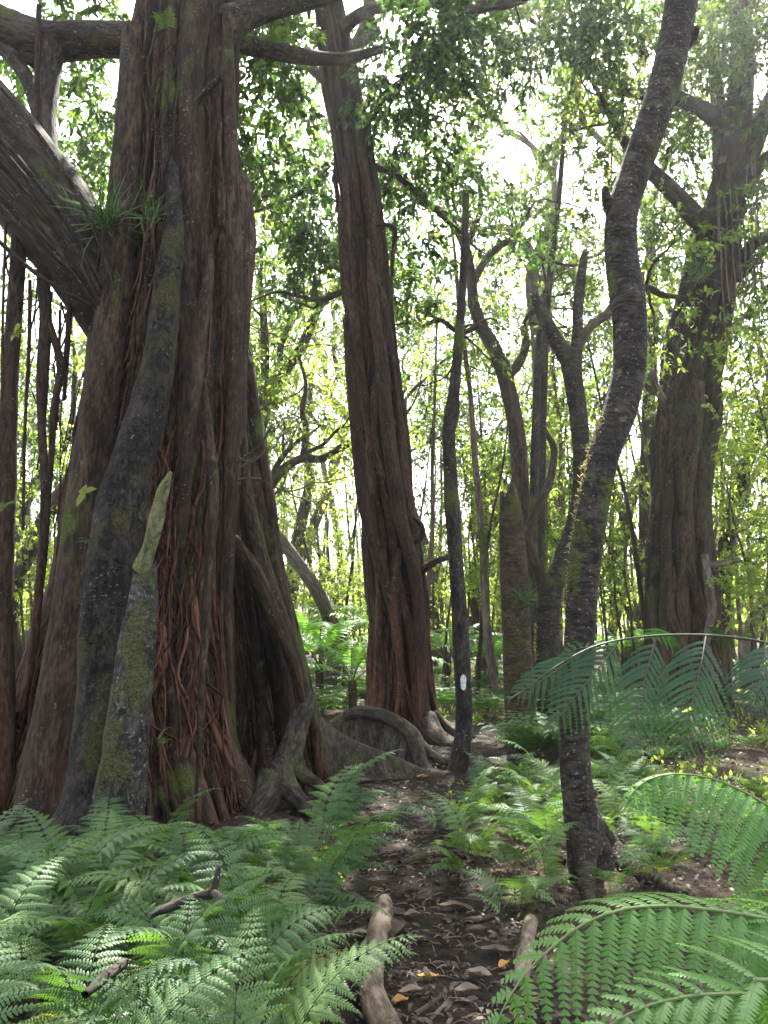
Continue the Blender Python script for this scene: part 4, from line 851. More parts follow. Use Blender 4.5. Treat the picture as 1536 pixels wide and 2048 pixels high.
for k, (px, Y, pi_, sc, rz) in enumerate(TW):
    x = (px-768)/FPX*Y; loc = (x, Y, g0(x, Y)); pr = protos[pi_]
    kind = 'pale barked tree' if pi_ > 1 else 'brown barked tree'
    near = Y < 19
    if 1:
        big_ = sc > 1.4
        if big_: kind = 'tall '+kind
        lab = ('twisted %s of the nearer row behind the figs' if near else 'twisted %s deep in the wood behind the figs') % kind
        gr = ('nearer twisted %ss' if near else 'deeper twisted %ss') % kind
    if pi_ in used: clone(pr, loc, rz, sc, lab, gr)
    else:
        used.add(pi_); pr.location = loc; pr.rotation_euler = (0, 0, rz); pr.scale = (sc,)*3; pr['label'] = lab
        if gr: pr['group'] = gr
        # later clones take over label and group of their own
        if not gr and 'group' in pr: del pr['group']
# straight trees that can be told apart
def straight(name, label, base, rows, mat, crownrows=(), leaf='leafO', **k):
    b = onground(*base) if len(base) == 2 else np.array([at(base[0], 1230, base[2])[0], base[2], 0])
    t = thing(name, label, 'tree', b); m = MB(); ptube(m, [(x, y, b[1], r) for x, y, r in rows], **dict(dict(sides=14, step=.12, wob=.1), **k)); m.build('trunk', M[mat], t)
    if crownrows: crown(t, [(x, y, b[1]+dy, R, n) for x, y, dy, R, n in crownrows], M[leaf], L=.075, W=.032, tw=.3)
    return t
straight('straight_tree', 'straight pale grey trunk seen between the forked tree and the snapped trunk', (1102, 1330), [(1102, 1345, 26), (1101, 1200, 22), (1100, 1000, 21), (1098, 850, 20), (1092, 740, 18), (1086, 640, 14), (1092, 520, 10), (1100, 380, 7)], 'pale', [(1092, 520, 0, .7, 26), (1110, 400, 0, .7, 26), (1060, 420, .4, .6, 20), (1120, 810, -.6, .5, 18), (1080, 740, -.5, .45, 14)], 'leafL')
straight('leaning_tree', 'slim tree leaning away beside the mossy forked-top fig', (1432, 1380), [(1430, 1390, 22), (1440, 1200, 19), (1454, 1080, 17), (1478, 970, 16), (1508, 870, 15), (1540, 780, 13), (1580, 650, 10)], 'wood', [(1530, 740, 0, .7, 14), (1570, 640, 0, .8, 16)], 'leafO')
t = straight('double_tree', 'two-stemmed tree leaning apart beyond the sunny tree ferns', (585, 1330), [(585, 1340, 17), (580, 1200, 14), (590, 1110, 13), (606, 1030, 12), (618, 960, 10), (612, 860, 8), (626, 740, 5)], 'wood', [(640, 800, 0, .7, 30), (690, 880, .3, .7, 30), (600, 720, .2, .7, 26)], 'leafL')
yd = t.location.y; col2([(585, 1190, yd, 12), (592, 1140, yd, 12), (612, 1090, yd, 11), (640, 1020, yd, 10), (664, 950, yd, 8), (690, 870, yd, 5), (700, 800, yd, 3)], M['pale'], 'trunk', t, sides=10)
t = straight('broken_tree', 'tall dark trunk far off in the gap under the leaning fig', (690, 1300), [(690, 1310, 9), (684, 1150, 8), (670, 1040, 7), (650, 950, 6), (640, 880, 5)], 'wood', [(650, 900, 0, .6, 20)], 'leafL')

# the twisted tree behind the black pole, and canopy trees that close the top of the view
def canopy_tree(label, base, rows, limbs, mat, leaf, extra=(), L=.085, W=.036, per=3):
    b = np.array([at(base[0], 1230, base[1])[0], base[1], 0]); b[2] = g0(b[0], b[1]); t = thing('canopy_tree', label, 'tree', b); m = MB()
    ptube(m, [(x, y, b[1], r) for x, y, r in rows], sides=14, step=.12, wob=.16); m.build('trunk', M[mat], t); tips = []
    for lm in limbs: forking(t, [(x, y, b[1]+dy, r) for x, y, dy, r in lm], M[mat], tips, twigs=7, ext=1.2, sides=9, wob=.2)
    leaf_tips(t, tips, [M[leaf], M['thin']], per, L=L, W=W)
    if len(extra): crown(t, [(x, y, b[1]+rng.normal(0, .8), R, n) for x, y, R, n in extra if not ((870 < x < 1045 and 270 < y < 580) or (1105 < x < 1280 and 140 < y < 540))], M[leaf], L=L, W=W, tw=.36, name='outer_crown')
    return t
canopy_tree('twisted brown tree with snaking limbs, rising behind the black dead pole', (1045, 13.5), [(1046, 1330, 22), (1044, 1200, 18), (1047, 1080, 17), (1040, 950, 17), (1032, 850, 17), (1014, 770, 17), (1002, 725, 17)],
    [[(1004, 735, 0, 16), (985, 690, 0, 15), (962, 650, 0, 14), (946, 600, .1, 12), (942, 550, .2, 11), (925, 480, .3, 10), (890, 430, .5, 8), (835, 400, .6, 7), (790, 360, .8, 5)], [(1010, 760, 0, 10), (1035, 730, 0, 10), (1052, 690, .2, 9), (1050, 650, .3, 8), (1080, 600, .4, 6)], [(944, 570, .2, 9), (965, 530, .3, 8), (990, 500, .5, 8), (1030, 478, .6, 7), (1060, 505, .7, 6)], [(960, 650, 0, 7), (920, 665, -.3, 6), (880, 640, -.5, 5)], [(930, 500, .3, 7), (960, 420, .4, 6), (955, 350, .5, 5)]], 'wood', 'leafO',
    [(rng.uniform(820, 1080), rng.uniform(200, 640), .55, 9) for k in range(14)])
canopy_tree('red-brown limbed tree whose crown fills the sky left of the S-bent tree', (1072, 15.5), [(1078, 1320, 17), (1080, 1100, 15), (1078, 850, 14), (1076, 700, 14), (1068, 620, 14), (1064, 560, 13), (1072, 512, 13)],
    [[(1072, 515, 0, 11), (1088, 480, 0, 11), (1104, 450, .1, 10), (1112, 400, .3, 8), (1108, 340, .5, 7), (1130, 250, .6, 5)], [(1070, 520, 0, 10), (1045, 480, 0, 9), (1010, 455, .2, 8), (960, 458, .4, 7), (900, 430, .5, 5)], [(1066, 560, 0, 7), (1110, 545, .3, 6), (1160, 520, .5, 5)], [(1108, 350, .4, 7), (1060, 290, .5, 6), (1010, 260, .7, 5)]], 'pale', 'leafO',
    [(rng.uniform(930, 1300), rng.uniform(20, 520), .7, 13) for k in range(18)])
canopy_tree('tall tree whose high crown spreads behind the S-bent tree', (1300, 18), [(1296, 1330, 16), (1292, 1000, 14), (1300, 760, 13), (1306, 600, 12), (1296, 420, 10)],
    [[(1304, 620, 0, 9), (1270, 560, 0, 9), (1320, 590, .2, 8), (1352, 640, .4, 6)], [(1298, 440, 0, 9), (1250, 330, .2, 8), (1180, 260, .4, 6)], [(1296, 430, 0, 8), (1330, 330, .2, 7), (1370, 240, .4, 5)]], 'wood', 'leafO',
    [(rng.uniform(1150, 1420), rng.uniform(30, 600), .8, 14) for k in range(13)])

# saplings
def sapling(seed, h, leaf, L, W, per, bend, bare=.42, mat='sap', rk=1.):
    global rng
    keep = rng; rng = np.random.default_rng(seed); t = thing('sapling', 'sapling', 'sapling'); m = MB()
    n = 8; z = np.linspace(-.1, h, n); P = np.stack([bend*(z/h)**2+.10*rng.normal(0, 1, n).cumsum()*.35, .10*rng.normal(0, 1, n).cumsum()*.35, z], -1); P[0, :2] = 0
    r = (.022+.010*rng.random())*rk; tube(m, P, np.linspace(r*1.3, r*.3, n), sides=7, step=.3, wob=.12)
    tips = []
    for k in range(int(h*4*(1-bare)/.58)):
        i = rng.uniform(bare, 1); p = np.array([np.interp(i*h, z, P[:, c]) for c in range(3)]); a = rng.random()*2*pi; l = (.35+.6*rng.random())*(1.15-.5*i)
        e = p+np.array([cos(a)*l, sin(a)*l, l*.4]); tube(m, [p, (p+e)/2+UP*.03, e], [.007, .005, .002], sides=4, step=.4, wob=0); tips += [(p*.5+e*.5, e-p), (e, e-p), (p*.2+e*.8, e-p)]
    m.build('trunk', M[mat], t); m = MB(); T = np.array([a for a, _ in tips]); D = np.array([b for _, b in tips])
    for rep in range(per): sprays(m, T+rng.normal(0, .09, T.shape), D+rng.normal(0, .5, T.shape), n=10, tw=.30, L=L, W=W, droop=.4, mat=0)
    m.build('crown', [M[leaf], M['thin']], t, smooth=False); rng = keep; return t
sp = [sapling(201, 5.2, 'leafL', .085, .038, 2, .5), sapling(202, 3.6, 'leafL', .085, .040, 2, -.3), sapling(203, 6.4, 'leafL', .08, .036, 2, .3), sapling(204, 2.6, 'leafL', .09, .042, 3, .2), sapling(205, 4.6, 'leafO', .09, .04, 2, -.5), sapling(206, 7.2, 'leafO', .085, .038, 2, .2)]
useds = set(); cnt = 0
zones = [(-120, 130, 'at the edge beside the giant fig', 26), (500, 745, 'in the gap between giant fig and leaning fig', 30), (860, 1010, 'between leaning fig and snapped trunk', 32), (1040, 1300, 'between snapped trunk and mossy fig', 36), (1420, 1640, 'beyond the mossy forked fig', 34), (200, 500, 'behind the giant fig', 12)]
for (a, b, where, num) in zones:
    for k in range(num):
        Y = 10.8+18*rng.random()**.8 if not (a == 860) else 12.5+16*rng.random()
        px = rng.uniform(a, b); x = (px-768)/FPX*Y
        if abs(x-path_x(Y)) < .7 and Y < 13: continue
        if (-2. < x < -.2 and 11.5 < Y < 17.5) or (.5 < x < 2.1 and 10 < Y < 14.5) or (2. < x < 4.4 and 9 < Y < 12.5): continue      # the sunny openings
        i = int(rng.integers(0, 6)); sc = .8+.45*rng.random(); loc = (x, Y, g0(x, Y)-.02)
        near = Y < 17
        tall = 'tall' if i in (0, 2, 4, 5) else 'short'
        lab = f"{tall} thin leafy sapling {where}, {'nearer row' if near else 'far row'}"; gr = f"{tall} saplings {where}, {'nearer' if near else 'farther'}"
        if i in useds: clone(sp[i], loc, rng.random()*6.3, sc, lab, gr, tilt=(rng.normal(0, .05), rng.normal(0, .05)))
        else: useds.add(i); o = sp[i]; o.location = loc; o.scale = (sc,)*3; o['label'] = lab; o['group'] = gr

# slim bare poles with their leaves high up
poles = [sapling(211, 7.5, 'leafO', .085, .036, 2, .5, .72, 'pale', 1.7), sapling(212, 8.6, 'leafL', .085, .036, 2, -.4, .75, 'pale', 2.1), sapling(213, 6.6, 'leafO', .085, .036, 2, -.7, .7, 'wood', 1.6)]
usedp = set()
for k in range(62):
    Y = 13.5+15*rng.random(); px = rng.uniform(480, 1480) if k < 52 else rng.uniform(-60, 120); x = (px-768)/FPX*Y
    if (-1.6 < x < -.3 and Y < 16) or (abs(x-path_x(Y)) < .5 and Y < 14): continue
    i = k % 3; where = 'beyond the giant fig' if px < 760 else ('behind the black dead pole' if px < 1150 else 'behind the mossy forked fig'); cl = 'pale' if i < 2 else 'brown'
    lab = f"slim {cl} pole tree bare to its top, {where}"; gr = f"slim {cl} pole trees {where}"; sc = .8+.4*rng.random(); loc = (x, Y, g0(x, Y)-.02)
    if i in usedp: clone(poles[i], loc, rng.random()*6.3, sc, lab, gr, tilt=(rng.normal(0, .06), rng.normal(0, .06)))
    else: usedp.add(i); o = poles[i]; o.location = loc; o.scale = (sc,)*3; o['label'] = lab; o['group'] = gr; o.name = 'sapling'

# the far wood that closes every gap: one mass
m = MB(); n = 850
xx = rng.uniform(-1, 1, n); yy = rng.uniform(27, 46, n); X = xx*yy*.75; Z = np.abs(rng.normal(0, 1, n))*1.9*(.6+.8*vn(np.stack([X*.22, yy*.1, 0*X], -1), 6))+.2
c = np.stack([X, yy, Z], -1)
for rep in range(3): sprays(m, c+rng.normal(0, .5, c.shape), rng.normal(0, 1, c.shape)+UP*.2, n=16, tw=.9, L=.26, W=.12, droop=.3, mat=0)
for k in range(130):
    y = rng.uniform(28, 44); x = rng.uniform(-.75, .75)*y; tube(m, [(x, y, -.4), (x+rng.normal(0, .2), y, 2.5), (x+rng.normal(0, .6), y, 6+3*rng.random())], [.09, .07, .03], sides=6, step=.6, mat=1)
tag(m.build('far_woods', [M['leafL'], M['sap']], smooth=False), 'far leafy wood closing the gaps between the trunks', 'woods', kind='stuff')
# ------------------------------------------------------------------ lacy ferns
FR = []
for k in range(8):
    m = MB(); a = [(.30, .50, .10, 1.5), (.24, .46, .18, 1.7), (.34, .54, .06, 1.35), (.20, .42, .28, 1.6), (.28, .46, .14, 1.8), (.22, .36, .22, 1.45), (.36, .50, .04, 1.6), (.18, .34, .35, 1.5)][k]
    lacy_frond(m, *a, pairs=13 if k % 2 else 15, wid=.50-.03*(k % 3), kp=11, tint=.36+.09*k/2, side=rng.normal(0, .08))
    FR.append(m.mesh('frond', [M['fern'], M['stipe']], smooth=False))
m = MB(); lacy_frond(m, .2, .36, .3, 1.5, pairs=12, wid=.5, kp=11, tint=.5); FRY = m.mesh('frond', [M['fernY'], M['stipe']], smooth=False)
m = MB(); lacy_frond(m, .12, .42, .7, 1.9, pairs=12, wid=.42, kp=10, tint=.5); FRB = m.mesh('frond', [M['deadfern'], M['stipe']], smooth=False)
FS = []
for k in range(4):                                    # small simple fern, one mesh, for the middle distance
    m = MB()
    for j in range(7):
        t = MB(); lacy_frond(t, .16, .40, .35+.2*rng.random(), 1.2, pairs=8, wid=.42, kp=5, tint=.45+.1*rng.random(), st=ST_SAW)
        v = np.concatenate(t.v); a = j*2*pi/7+rng.normal(0, .3); R = np.array([[cos(a), -sin(a), 0], [sin(a), cos(a), 0], [0, 0, 1]]); o = m.n
        m.v.append(v@R.T); m.b += t.b; m.t += t.t; m.q += [q+o for q in t.q]; m.qm += t.qm; m.tr += [q+o for q in t.tr]; m.trm += t.trm; m.n += t.n
    FS.append(m.mesh('small_fern', [M['fern'], M['stipe']], smooth=False))

def fern_plant(x, y, s, nf, label, group=None, az=None, spread=2*pi, kinds=None, yellow=0.):
    t = thing('lacy_fern', label, 'fern', (x, y, g0(x, y)-.02), group)
    for j in range(nf):
        a = (rng.random()*2*pi if az is None else az+rng.uniform(-.5, .5)*spread)
        me = FRB if rng.random() < .05 else FRY if rng.random() < yellow else FR[int(rng.choice(kinds) if kinds else rng.integers(0, 8))]
        o = bpy.data.objects.new('frond', me); COL.objects.link(o); o.parent = t
        o.rotation_euler = (rng.normal(0, .10), rng.normal(0, .12), a-pi/2); k = s*(.75+.45*rng.random()); o.scale = (k, k, k)
        o.location = (rng.normal(0, .04), rng.normal(0, .04), 0)
    return t
def left_edge(y): return path_x(y)-path_w(y)*.85
placed = []
def scatter(n, xf, y0, y1, mind, ypow=1.):
    out = []
    for _ in range(n*40):
        y = y0+(y1-y0)*rng.random()**ypow; a, b = xf(y)
        x = rng.uniform(a, b)
        if all((x-p[0])**2+(y-p[1])**2 > mind**2 for p in placed): placed.append((x, y)); out.append((x, y))
        if len(out) >= n: break
    return out
for x, y in scatter(88, lambda y: (-.56*y-.25, left_edge(y)-.22), 2.15, 4.75, .19):
    side = 'at the trail edge' if x > left_edge(y)-.55 else ('hard against the giant fig' if y > 3.9 else 'in the thick of the bank')
    band = 'nearest' if y < 2.9 else ('middle' if y < 3.8 else 'rear')
    fern_plant(x, y, (.72+.3*rng.random())*np.interp(y, [2.2, 3.2, 4.6], [.82, .9, .72]), int(rng.integers(4, 7)), f'{band} lacy green fern {side} before the giant fig', f'{band} lacy ferns {side} before the giant fig', yellow=.05)
# the ferns that stand out
fern_plant(-1.02, 1.98, .95, 5, 'pale bright fern in the near corner under the giant fig, cut by the picture edge', None, az=.9, spread=2.2)
fern_plant(-.62, 1.85, .62, 5, 'low light-green fern with a curled young tip, nearest the viewer', None, az=1.4, spread=4)
fern_plant(-.30, 4.55, 1.0, 6, 'fern with long pale fronds leaning out over the trail below the knobbly root', None, az=.1, spread=1.6)
fern_plant(-.32, 3.75, .9, 6, 'fern drooping over the trail just behind the worn log root', None, az=-.2, spread=1.8)
# round the S-shaped tree
Xs, Ysx = gp(1185, 1735)[0], gp(1185, 1735)[1]
def right_edge(y): return path_x(y)+path_w(y)*.85
for x, y in scatter(46, lambda y: (right_edge(y)-.02, right_edge(y)+1.0+.05*y), 3.7, 7.2, .22):
    if abs(x-Xs*y/Ysx) < .30 and y < Ysx+.15: continue
    if y < 4.4 and x > Xs-.1: continue
    where = 'between the S-bent tree and the trail' if x < Xs-.1 else 'behind the foot of the S-bent tree'
    fern_plant(x, y, .46+.26*rng.random(), int(rng.integers(4, 8)), f"{'near' if y < 5.2 else 'rear'} dark lacy fern {where}", f"{'near' if y < 5.2 else 'rear'} dark lacy ferns {where}", yellow=.05)
p = gp(1110, 1790); fern_plant(p[0], p[1], .40, 5, 'blue-green fern standing alone before the foot of the S-bent tree', None, az=-1.4, spread=2.)
p = gp(1330, 1720); tt = fern_plant(p[0], p[1]+.1, .62, 4, 'yellow-green fern beside the root foot of the S-bent tree', None, yellow=1.)
p = gp(1235, 1800); fern_plant(p[0], p[1], .34, 4, 'small bright green fern on the root of the S-bent tree')
# beyond: sunny small ferns, each one mesh
for k in range(150):
    Y = rng.uniform(7.5, 20); zone = rng.random()
    px = rng.uniform(560, 760) if zone < .3 else (rng.uniform(860, 1300) if zone < .75 else rng.uniform(1300, 1640))
    x = (px-768)/FPX*Y
    if abs(x-path_x(Y)) < path_w(Y)*.8 and Y < 13: continue
    if px > 1225 and 7 < Y < 12.5 and rng.random() < .75: continue
    if -1 < x < 1.3 and Y < 10.9 and px < 900: continue
    o = bpy.data.objects.new('small_fern', FS[k % 4]); COL.objects.link(o); o.location = (x, Y, g0(x, Y)-.02); o.rotation_euler = (0, 0, rng.random()*6.3); s = .8+1.*rng.random(); o.scale = (s, s, s)
    w_ = 'behind the grey arched root' if zone < .3 else ('between leaning fig and mossy fig' if zone < .75 else 'near the mossy forked fig')
    tag(o, f"sunlit small fern on the forest floor {w_}, {'closer' if Y < 12 else 'far'}", 'fern', f"small ferns {w_}, {'closer' if Y < 12 else 'far'}")

for k in range(26):
    Y = rng.uniform(5., 9.5); px = rng.uniform(1230, 1560); x = (px-768)/FPX*Y
    o = bpy.data.objects.new('small_fern', FS[k % 4]); COL.objects.link(o); o.location = (x, Y, g0(x, Y)-.02); o.rotation_euler = (0, 0, rng.random()*6.3); s = .35+.4*rng.random(); o.scale = (s, s, s)
    tag(o, f"low small fern in the clearing past the S-bent tree, {'closer' if Y < 7 else 'farther'}", 'fern', f"low ferns in the clearing, {'closer' if Y < 7 else 'farther'}")

# ------------------------------------------------------------------ tree ferns
def prof_frond(f): return np.clip(np.minimum((f+.12)*3.2, 1)*(1-f**2.6)+.02, 0, 1)
def local_treefern(seed, lean, curve):
    global rng
    keep = rng; rng = np.random.default_rng(seed); m = MB(); P, ns = arch(16, .35, 1.35, lean, curve)
    plume(m, P, UP, 20, .30, .034, 13, prof_frond, droop=(.35, .35), fwd=.3, tint=.6, start=.2, rr=.012, pr=0, st=ST_SAW); rng = keep
    return m.mesh('frond', [M['ftree'], M['rachis']], smooth=False)
TF = [local_treefern(301, .5, 1.3), local_treefern(302, .7, 1.2), local_treefern(303, .3, 1.6)]
for k, (px, Y, h, lab) in enumerate([(640, 12.2, .75, 'bright tree fern against the flank of the giant fig'), (705, 11.4, .55, 'bright tree fern touching the leaning fig'), (600, 14.5, .95, 'tall sunlit tree fern half hidden by the giant fig'), (690, 15, 1., 'pale sunlit tree fern farthest back in the gap'), (985, 15.5, .5, 'tree fern in the sun between dead pole and snapped trunk'), (1240, 16.5, .6, 'tree fern in the sun behind the S-bent tree'), (890, 17, .6, 'tree fern glowing past the edge of the leaning fig')]):
    x = (px-768)/FPX*Y; t = thing('tree_fern', lab, 'tree fern', (x, Y, g0(x, Y)))
    m = MB(); z0 = g0(x, Y); tube(m, [(x, Y, z0-.1), (x+.02, Y, z0+h*.5), (x, Y, z0+h)], [.075, .06, .06], sides=9, step=.08, wob=.25); m.build('trunk', M['wood'], t)
    nf = 10
    for j in range(nf):
        o = bpy.data.objects.new('frond', TF[j % 3]); COL.objects.link(o); o.parent = t; o.location = (0, 0, h-.05); o.rotation_euler = (rng.normal(0, .1), 0, j*2*pi/nf+rng.normal(0, .15)); s = .8+.3*rng.random(); o.scale = (s, s, s)

# the big fronds reaching in over the trail: two tree ferns stand just outside the picture
CAMV = np.array([0, -1., 0])
nearf = thing('tree_fern', 'large light-green tree fern reaching its long drooping fronds into the near corner', 'tree fern', (1.95, 2.15, g0(1.95, 2.15)))
m = MB(); tube(m, [(1.95, 2.15, -.1), (1.96, 2.16, .25), (1.95, 2.15, .5)], [.10, .085, .08], sides=12, step=.05, wob=.25); m.build('trunk', M['wood'], nearf)
def big(spec, par, mat='ftree', base=None, **k):
    P = [at(*s) for s in spec]
    if base is not None: P = [np.array(base)]+P
    m = MB(); plume(m, np.array(P), UP, **k, mats=(0, 1)); return m.build('frond', [M[mat], M['rachis']], par, smooth=False)
pf = lambda f: np.clip(min(1, .55+f*1.6)*(1-max(0, f-.45)**1.35*2.05), .04, 1)
base = (1.93, 2.13, .5)
fk = dict(prof=pf, peak=.08, fill=.98, lean=.42, curl=.12, jit=.075, pexp=.38, st=ST_POINT, spread=(.9, .55))
big([(1620, 1850, 2.05), (1540, 1838, 2.0), (1440, 1822, 1.96), (1340, 1812, 1.92), (1250, 1818, 1.88), (1170, 1846, 1.84), (1100, 1898, 1.8), (1045, 1955, 1.77), (1005, 2020, 1.74), (985, 2075, 1.72)], nearf, base=base, pairs=28, Lmax=.34, W=.033, kp=34, droop=(.35, .30), fwd=.38, tint=.5, rr=.006, start=.2, end=.99, sides=(.62, 1.), rise=(.25, -.75), pr=.0017, **fk)
big([(1660, 1700, 2.5), (1560, 1628, 2.5), (1490, 1585, 2.48), (1420, 1556, 2.46), (1350, 1548, 2.44), (1295, 1560, 2.42), (1262, 1590, 2.4), (1245, 1625, 2.39)], nearf, base=base, pairs=27, Lmax=.34, W=.031, kp=34, droop=(.4, .35), fwd=.35, tint=.5, rr=.006, start=.2, end=.99, sides=(.5, 1.), rise=(.1, -.8), pr=.0016, **fk)
big([(1600, 1960, 1.75), (1500, 1985, 1.7), (1400, 1990, 1.65), (1300, 2010, 1.6), (1220, 2050, 1.56), (1150, 2110, 1.52)], nearf, base=base, pairs=24, Lmax=.26, W=.029, kp=30, droop=(.25, .3), fwd=.7, tint=.55, rr=.006, start=.22, end=.99, sides=(.9, .9), rise=(.55, -.3), pr=.0016, **fk)
big([(1650, 1800, 2.2), (1600, 1800, 2.15), (1560, 1830, 2.1), (1530, 1900, 2.05), (1510, 1990, 2.), (1500, 2080, 1.97)], nearf, base=base, pairs=22, Lmax=.30, W=.03, kp=30, droop=(.4, .4), fwd=.5, tint=.45, rr=.006, start=.25, end=.99, rise=(-.2, -.3), pr=.0016, **fk)
big([(1650, 1760, 2.6), (1600, 1690, 2.7), (1560, 1650, 2.75), (1520, 1640, 2.8), (1480, 1660, 2.82), (1455, 1710, 2.84)], nearf, base=base, pairs=22, Lmax=.32, W=.03, kp=32, droop=(.4, .4), fwd=.4, tint=.45, rr=.006, start=.25, end=.99, rise=(-.2, -.8), pr=.0016, **fk)
# the dark frond at eye level, thrice divided
darkf = thing('tree_fern', 'dark glossy tree fern hanging a broad frond at eye level before the mossy fig', 'tree fern', (2.45, 3.15, g0(2.45, 3.15)))
m = MB(); tube(m, [(2.45, 3.15, -.1), (2.46, 3.14, .6), (2.45, 3.15, 1.2)], [.11, .09, .085], sides=12, step=.05, wob=.25); m.build('trunk', M['wood'], darkf)
m = MB(); RP = np.array([(2.45, 3.15, 1.2)]+[at(*s) for s in [(1640, 1330, 3.1), (1540, 1288, 3.08), (1440, 1272, 3.05), (1340, 1270, 3.0), (1250, 1278, 2.96), (1180, 1296, 2.92), (1110, 1334, 2.88), (1050, 1378, 2.85), (1018, 1400, 2.83)]])
tube(m, RP, np.linspace(.007, .0015, len(RP)), sides=8, step=.05, wob=.05, mat=1)
hang = [((1168, 1302, 2.91), [(1130, 1330, 2.89), (1085, 1360, 2.87), (1040, 1384, 2.85), (1014, 1398, 2.83)], .085, 15), ((1236, 1284, 2.95), [(1212, 1318, 2.9), (1176, 1362, 2.85), (1134, 1414, 2.81), (1098, 1462, 2.78)], .125, 19), ((1312, 1274, 2.99), [(1300, 1320, 2.93), (1284, 1380, 2.88), (1268, 1440, 2.84), (1256, 1496, 2.8)], .135, 20),
        ((1412, 1272, 3.03), [(1404, 1320, 2.95), (1390, 1380, 2.89), (1376, 1450, 2.84), (1364, 1516, 2.8)], .17, 23), ((1530, 1286, 3.06), [(1528, 1320, 3.0), (1518, 1370, 2.93), (1506, 1420, 2.88)], .15, 17), ((1200, 1292, 2.93), [(1165, 1296, 3.05), (1120, 1310, 3.15)], .07, 9), ((1350, 1270, 3.0), [(1330, 1268, 3.15), (1300, 1275, 3.3)], .09, 10), ((1460, 1275, 3.04), [(1450, 1272, 3.2), (1430, 1282, 3.36)], .10, 11), ((1600, 1310, 3.08), [(1590, 1360, 3.0), (1575, 1420, 2.95)], .15, 15)]
pd = lambda f: np.clip(min(1, .5+f*2.2)*(1-max(0, f-.48)*1.75), .08, 1)
for a, ch, Lm, pr_ in hang:
    P = np.array([at(*a)]+[at(*c) for c in ch])
    plume(m, P, np.array([.12, -1., .25]), int(pr_*.78), Lm*1.3, .0105, 22, pd, droop=(.34, .34), fwd=.75, tint=.5, mats=(0, 1), rr=.0035, st=ST_POINT, start=.05, end=.99, peak=.1, fill=1.2, lean=.45, curl=.1, rise=-.1, pr=.0011, pexp=.5)
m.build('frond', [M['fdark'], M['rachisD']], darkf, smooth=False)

# ------------------------------------------------------------------ plants that grow on the trunks
def epi(c, s, n, label, kinds=(5, 7), az=-pi/2, spread=2.2):
    t = thing('epiphyte_fern', label, 'fern', c)
    for j in range(n):
        o = bpy.data.objects.new('frond', FR[int(rng.choice(kinds))]); COL.objects.link(o); o.parent = t; o.rotation_euler = (.25+rng.normal(0, .2), rng.normal(0, .2), az+rng.uniform(-.5, .5)*spread-pi/2); k = s*(.7+.5*rng.random()); o.scale = (k,)*3
epi(at(320, 1500, 5.05), .28, 3, 'tiny fern on the red roots beside the pale broken stem', az=-.6, spread=1.)
epi(at(332, 70, 5.85), .42, 5, 'green fern high on the face of the giant fig near the picture top')
epi(at(190, 1110, 5.35), .30, 3, 'small fern hanging from the black mossy stem', az=3.6, spread=1)
epi(at(-8, 1040, 5.7), .4, 3, 'bright fern clinging to the hanging root at the picture edge', az=-.3, spread=1.4)
for (px, py, Y, n, ln, lab) in ((215, 455, 5.9, 95, .38, 'drooping grassy tuft in the crook of the great limb'), (300, 440, 5.72, 40, .22, 'grassy tuft on top of the black mossy stem'), (1400, 560, 12.2, 60, .5, 'leafy tuft on the side of the mossy forked fig')):
    m = MB(); c = at(px, py, Y); leaves(m, np.tile(c, (n, 1))+rng.normal(0, .03, (n, 3)), np.array([-.1, -.4, .45])+rng.normal(0, .5, (n, 3)), rng.normal(0, 1, (n, 3)), ln*(.5+.6*rng.random(n)), .011, rng.random(n), curl=.9)
    tag(m.build('epiphyte_grass', M['grass'], origin=tuple(c)), lab, 'plant')
m = MB(); c = at(172, 985, 5.4); leaves(m, np.tile(c, (4, 1)), np.array([(.5, -.3, .2), (-.3, -.4, -.6), (.1, -.5, .5), (-.5, -.2, .1)]), np.tile([0, -1, .5], (4, 1)), np.array([.09, .12, .06, .05]), .05, np.full(4, .9)); tube(m, [c-UP*.05, c], [.003, .002], sides=5, step=.05); tag(m.build('seedling', M['leafL'], origin=tuple(c)), 'pale seedling rooted on the bark beside the black mossy stem', 'plant')
m = MB(); c = at(34, 668, 6.0); n = 9; leaves(m, np.tile(c, (n, 1)), rng.normal(0, .6, (n, 3))+np.array([.2, -.6, .2]), np.tile([0, -1, .6], (n, 1))+rng.normal(0, .3, (n, 3)), .09, .04, np.full(n, .9)); tag(m.build('seedling', M['leafL'], origin=tuple(c)), 'yellow-green leaf cluster on the thick hanging root', 'plant')
# ------------------------------------------------------------------ the forest floor
def drop(px, py, dz=0.): p = onground(px, py); p[2] += dz; return p
def floor_root(name, label, cat, spec, mat, lift=.35, **k):
    """spec: (px, py, radius px) along the ground"""
    pts, rad = [], []
    for px, py, r in spec:
        p = gp(px, py); R = r*p[1]/FPX; p[2] = g0(p[0], p[1])+R*lift; pts.append(p); rad.append(R)
    m = MB(); tube(m, pts, rad, **dict(dict(sides=14, step=.025, wob=.15, wfreq=10), **k)); return tag(m.build(name, mat, origin=tuple(pts[0])), label, cat)
floor_root('log', 'pale worn log root lying along the trail in front', 'log', [(768, 1815, 16), (764, 1850, 20), (752, 1900, 22), (744, 1950, 22), (742, 1990, 24), (752, 2030, 27), (775, 2080, 30)], M['log'], .55, sides=20)
floor_root('log', 'short knobbly log at the trail edge under the big near fronds', 'log', [(1062, 1850, 13), (1055, 1890, 14), (1048, 1930, 16), (1042, 1975, 15)], M['log'], .5)
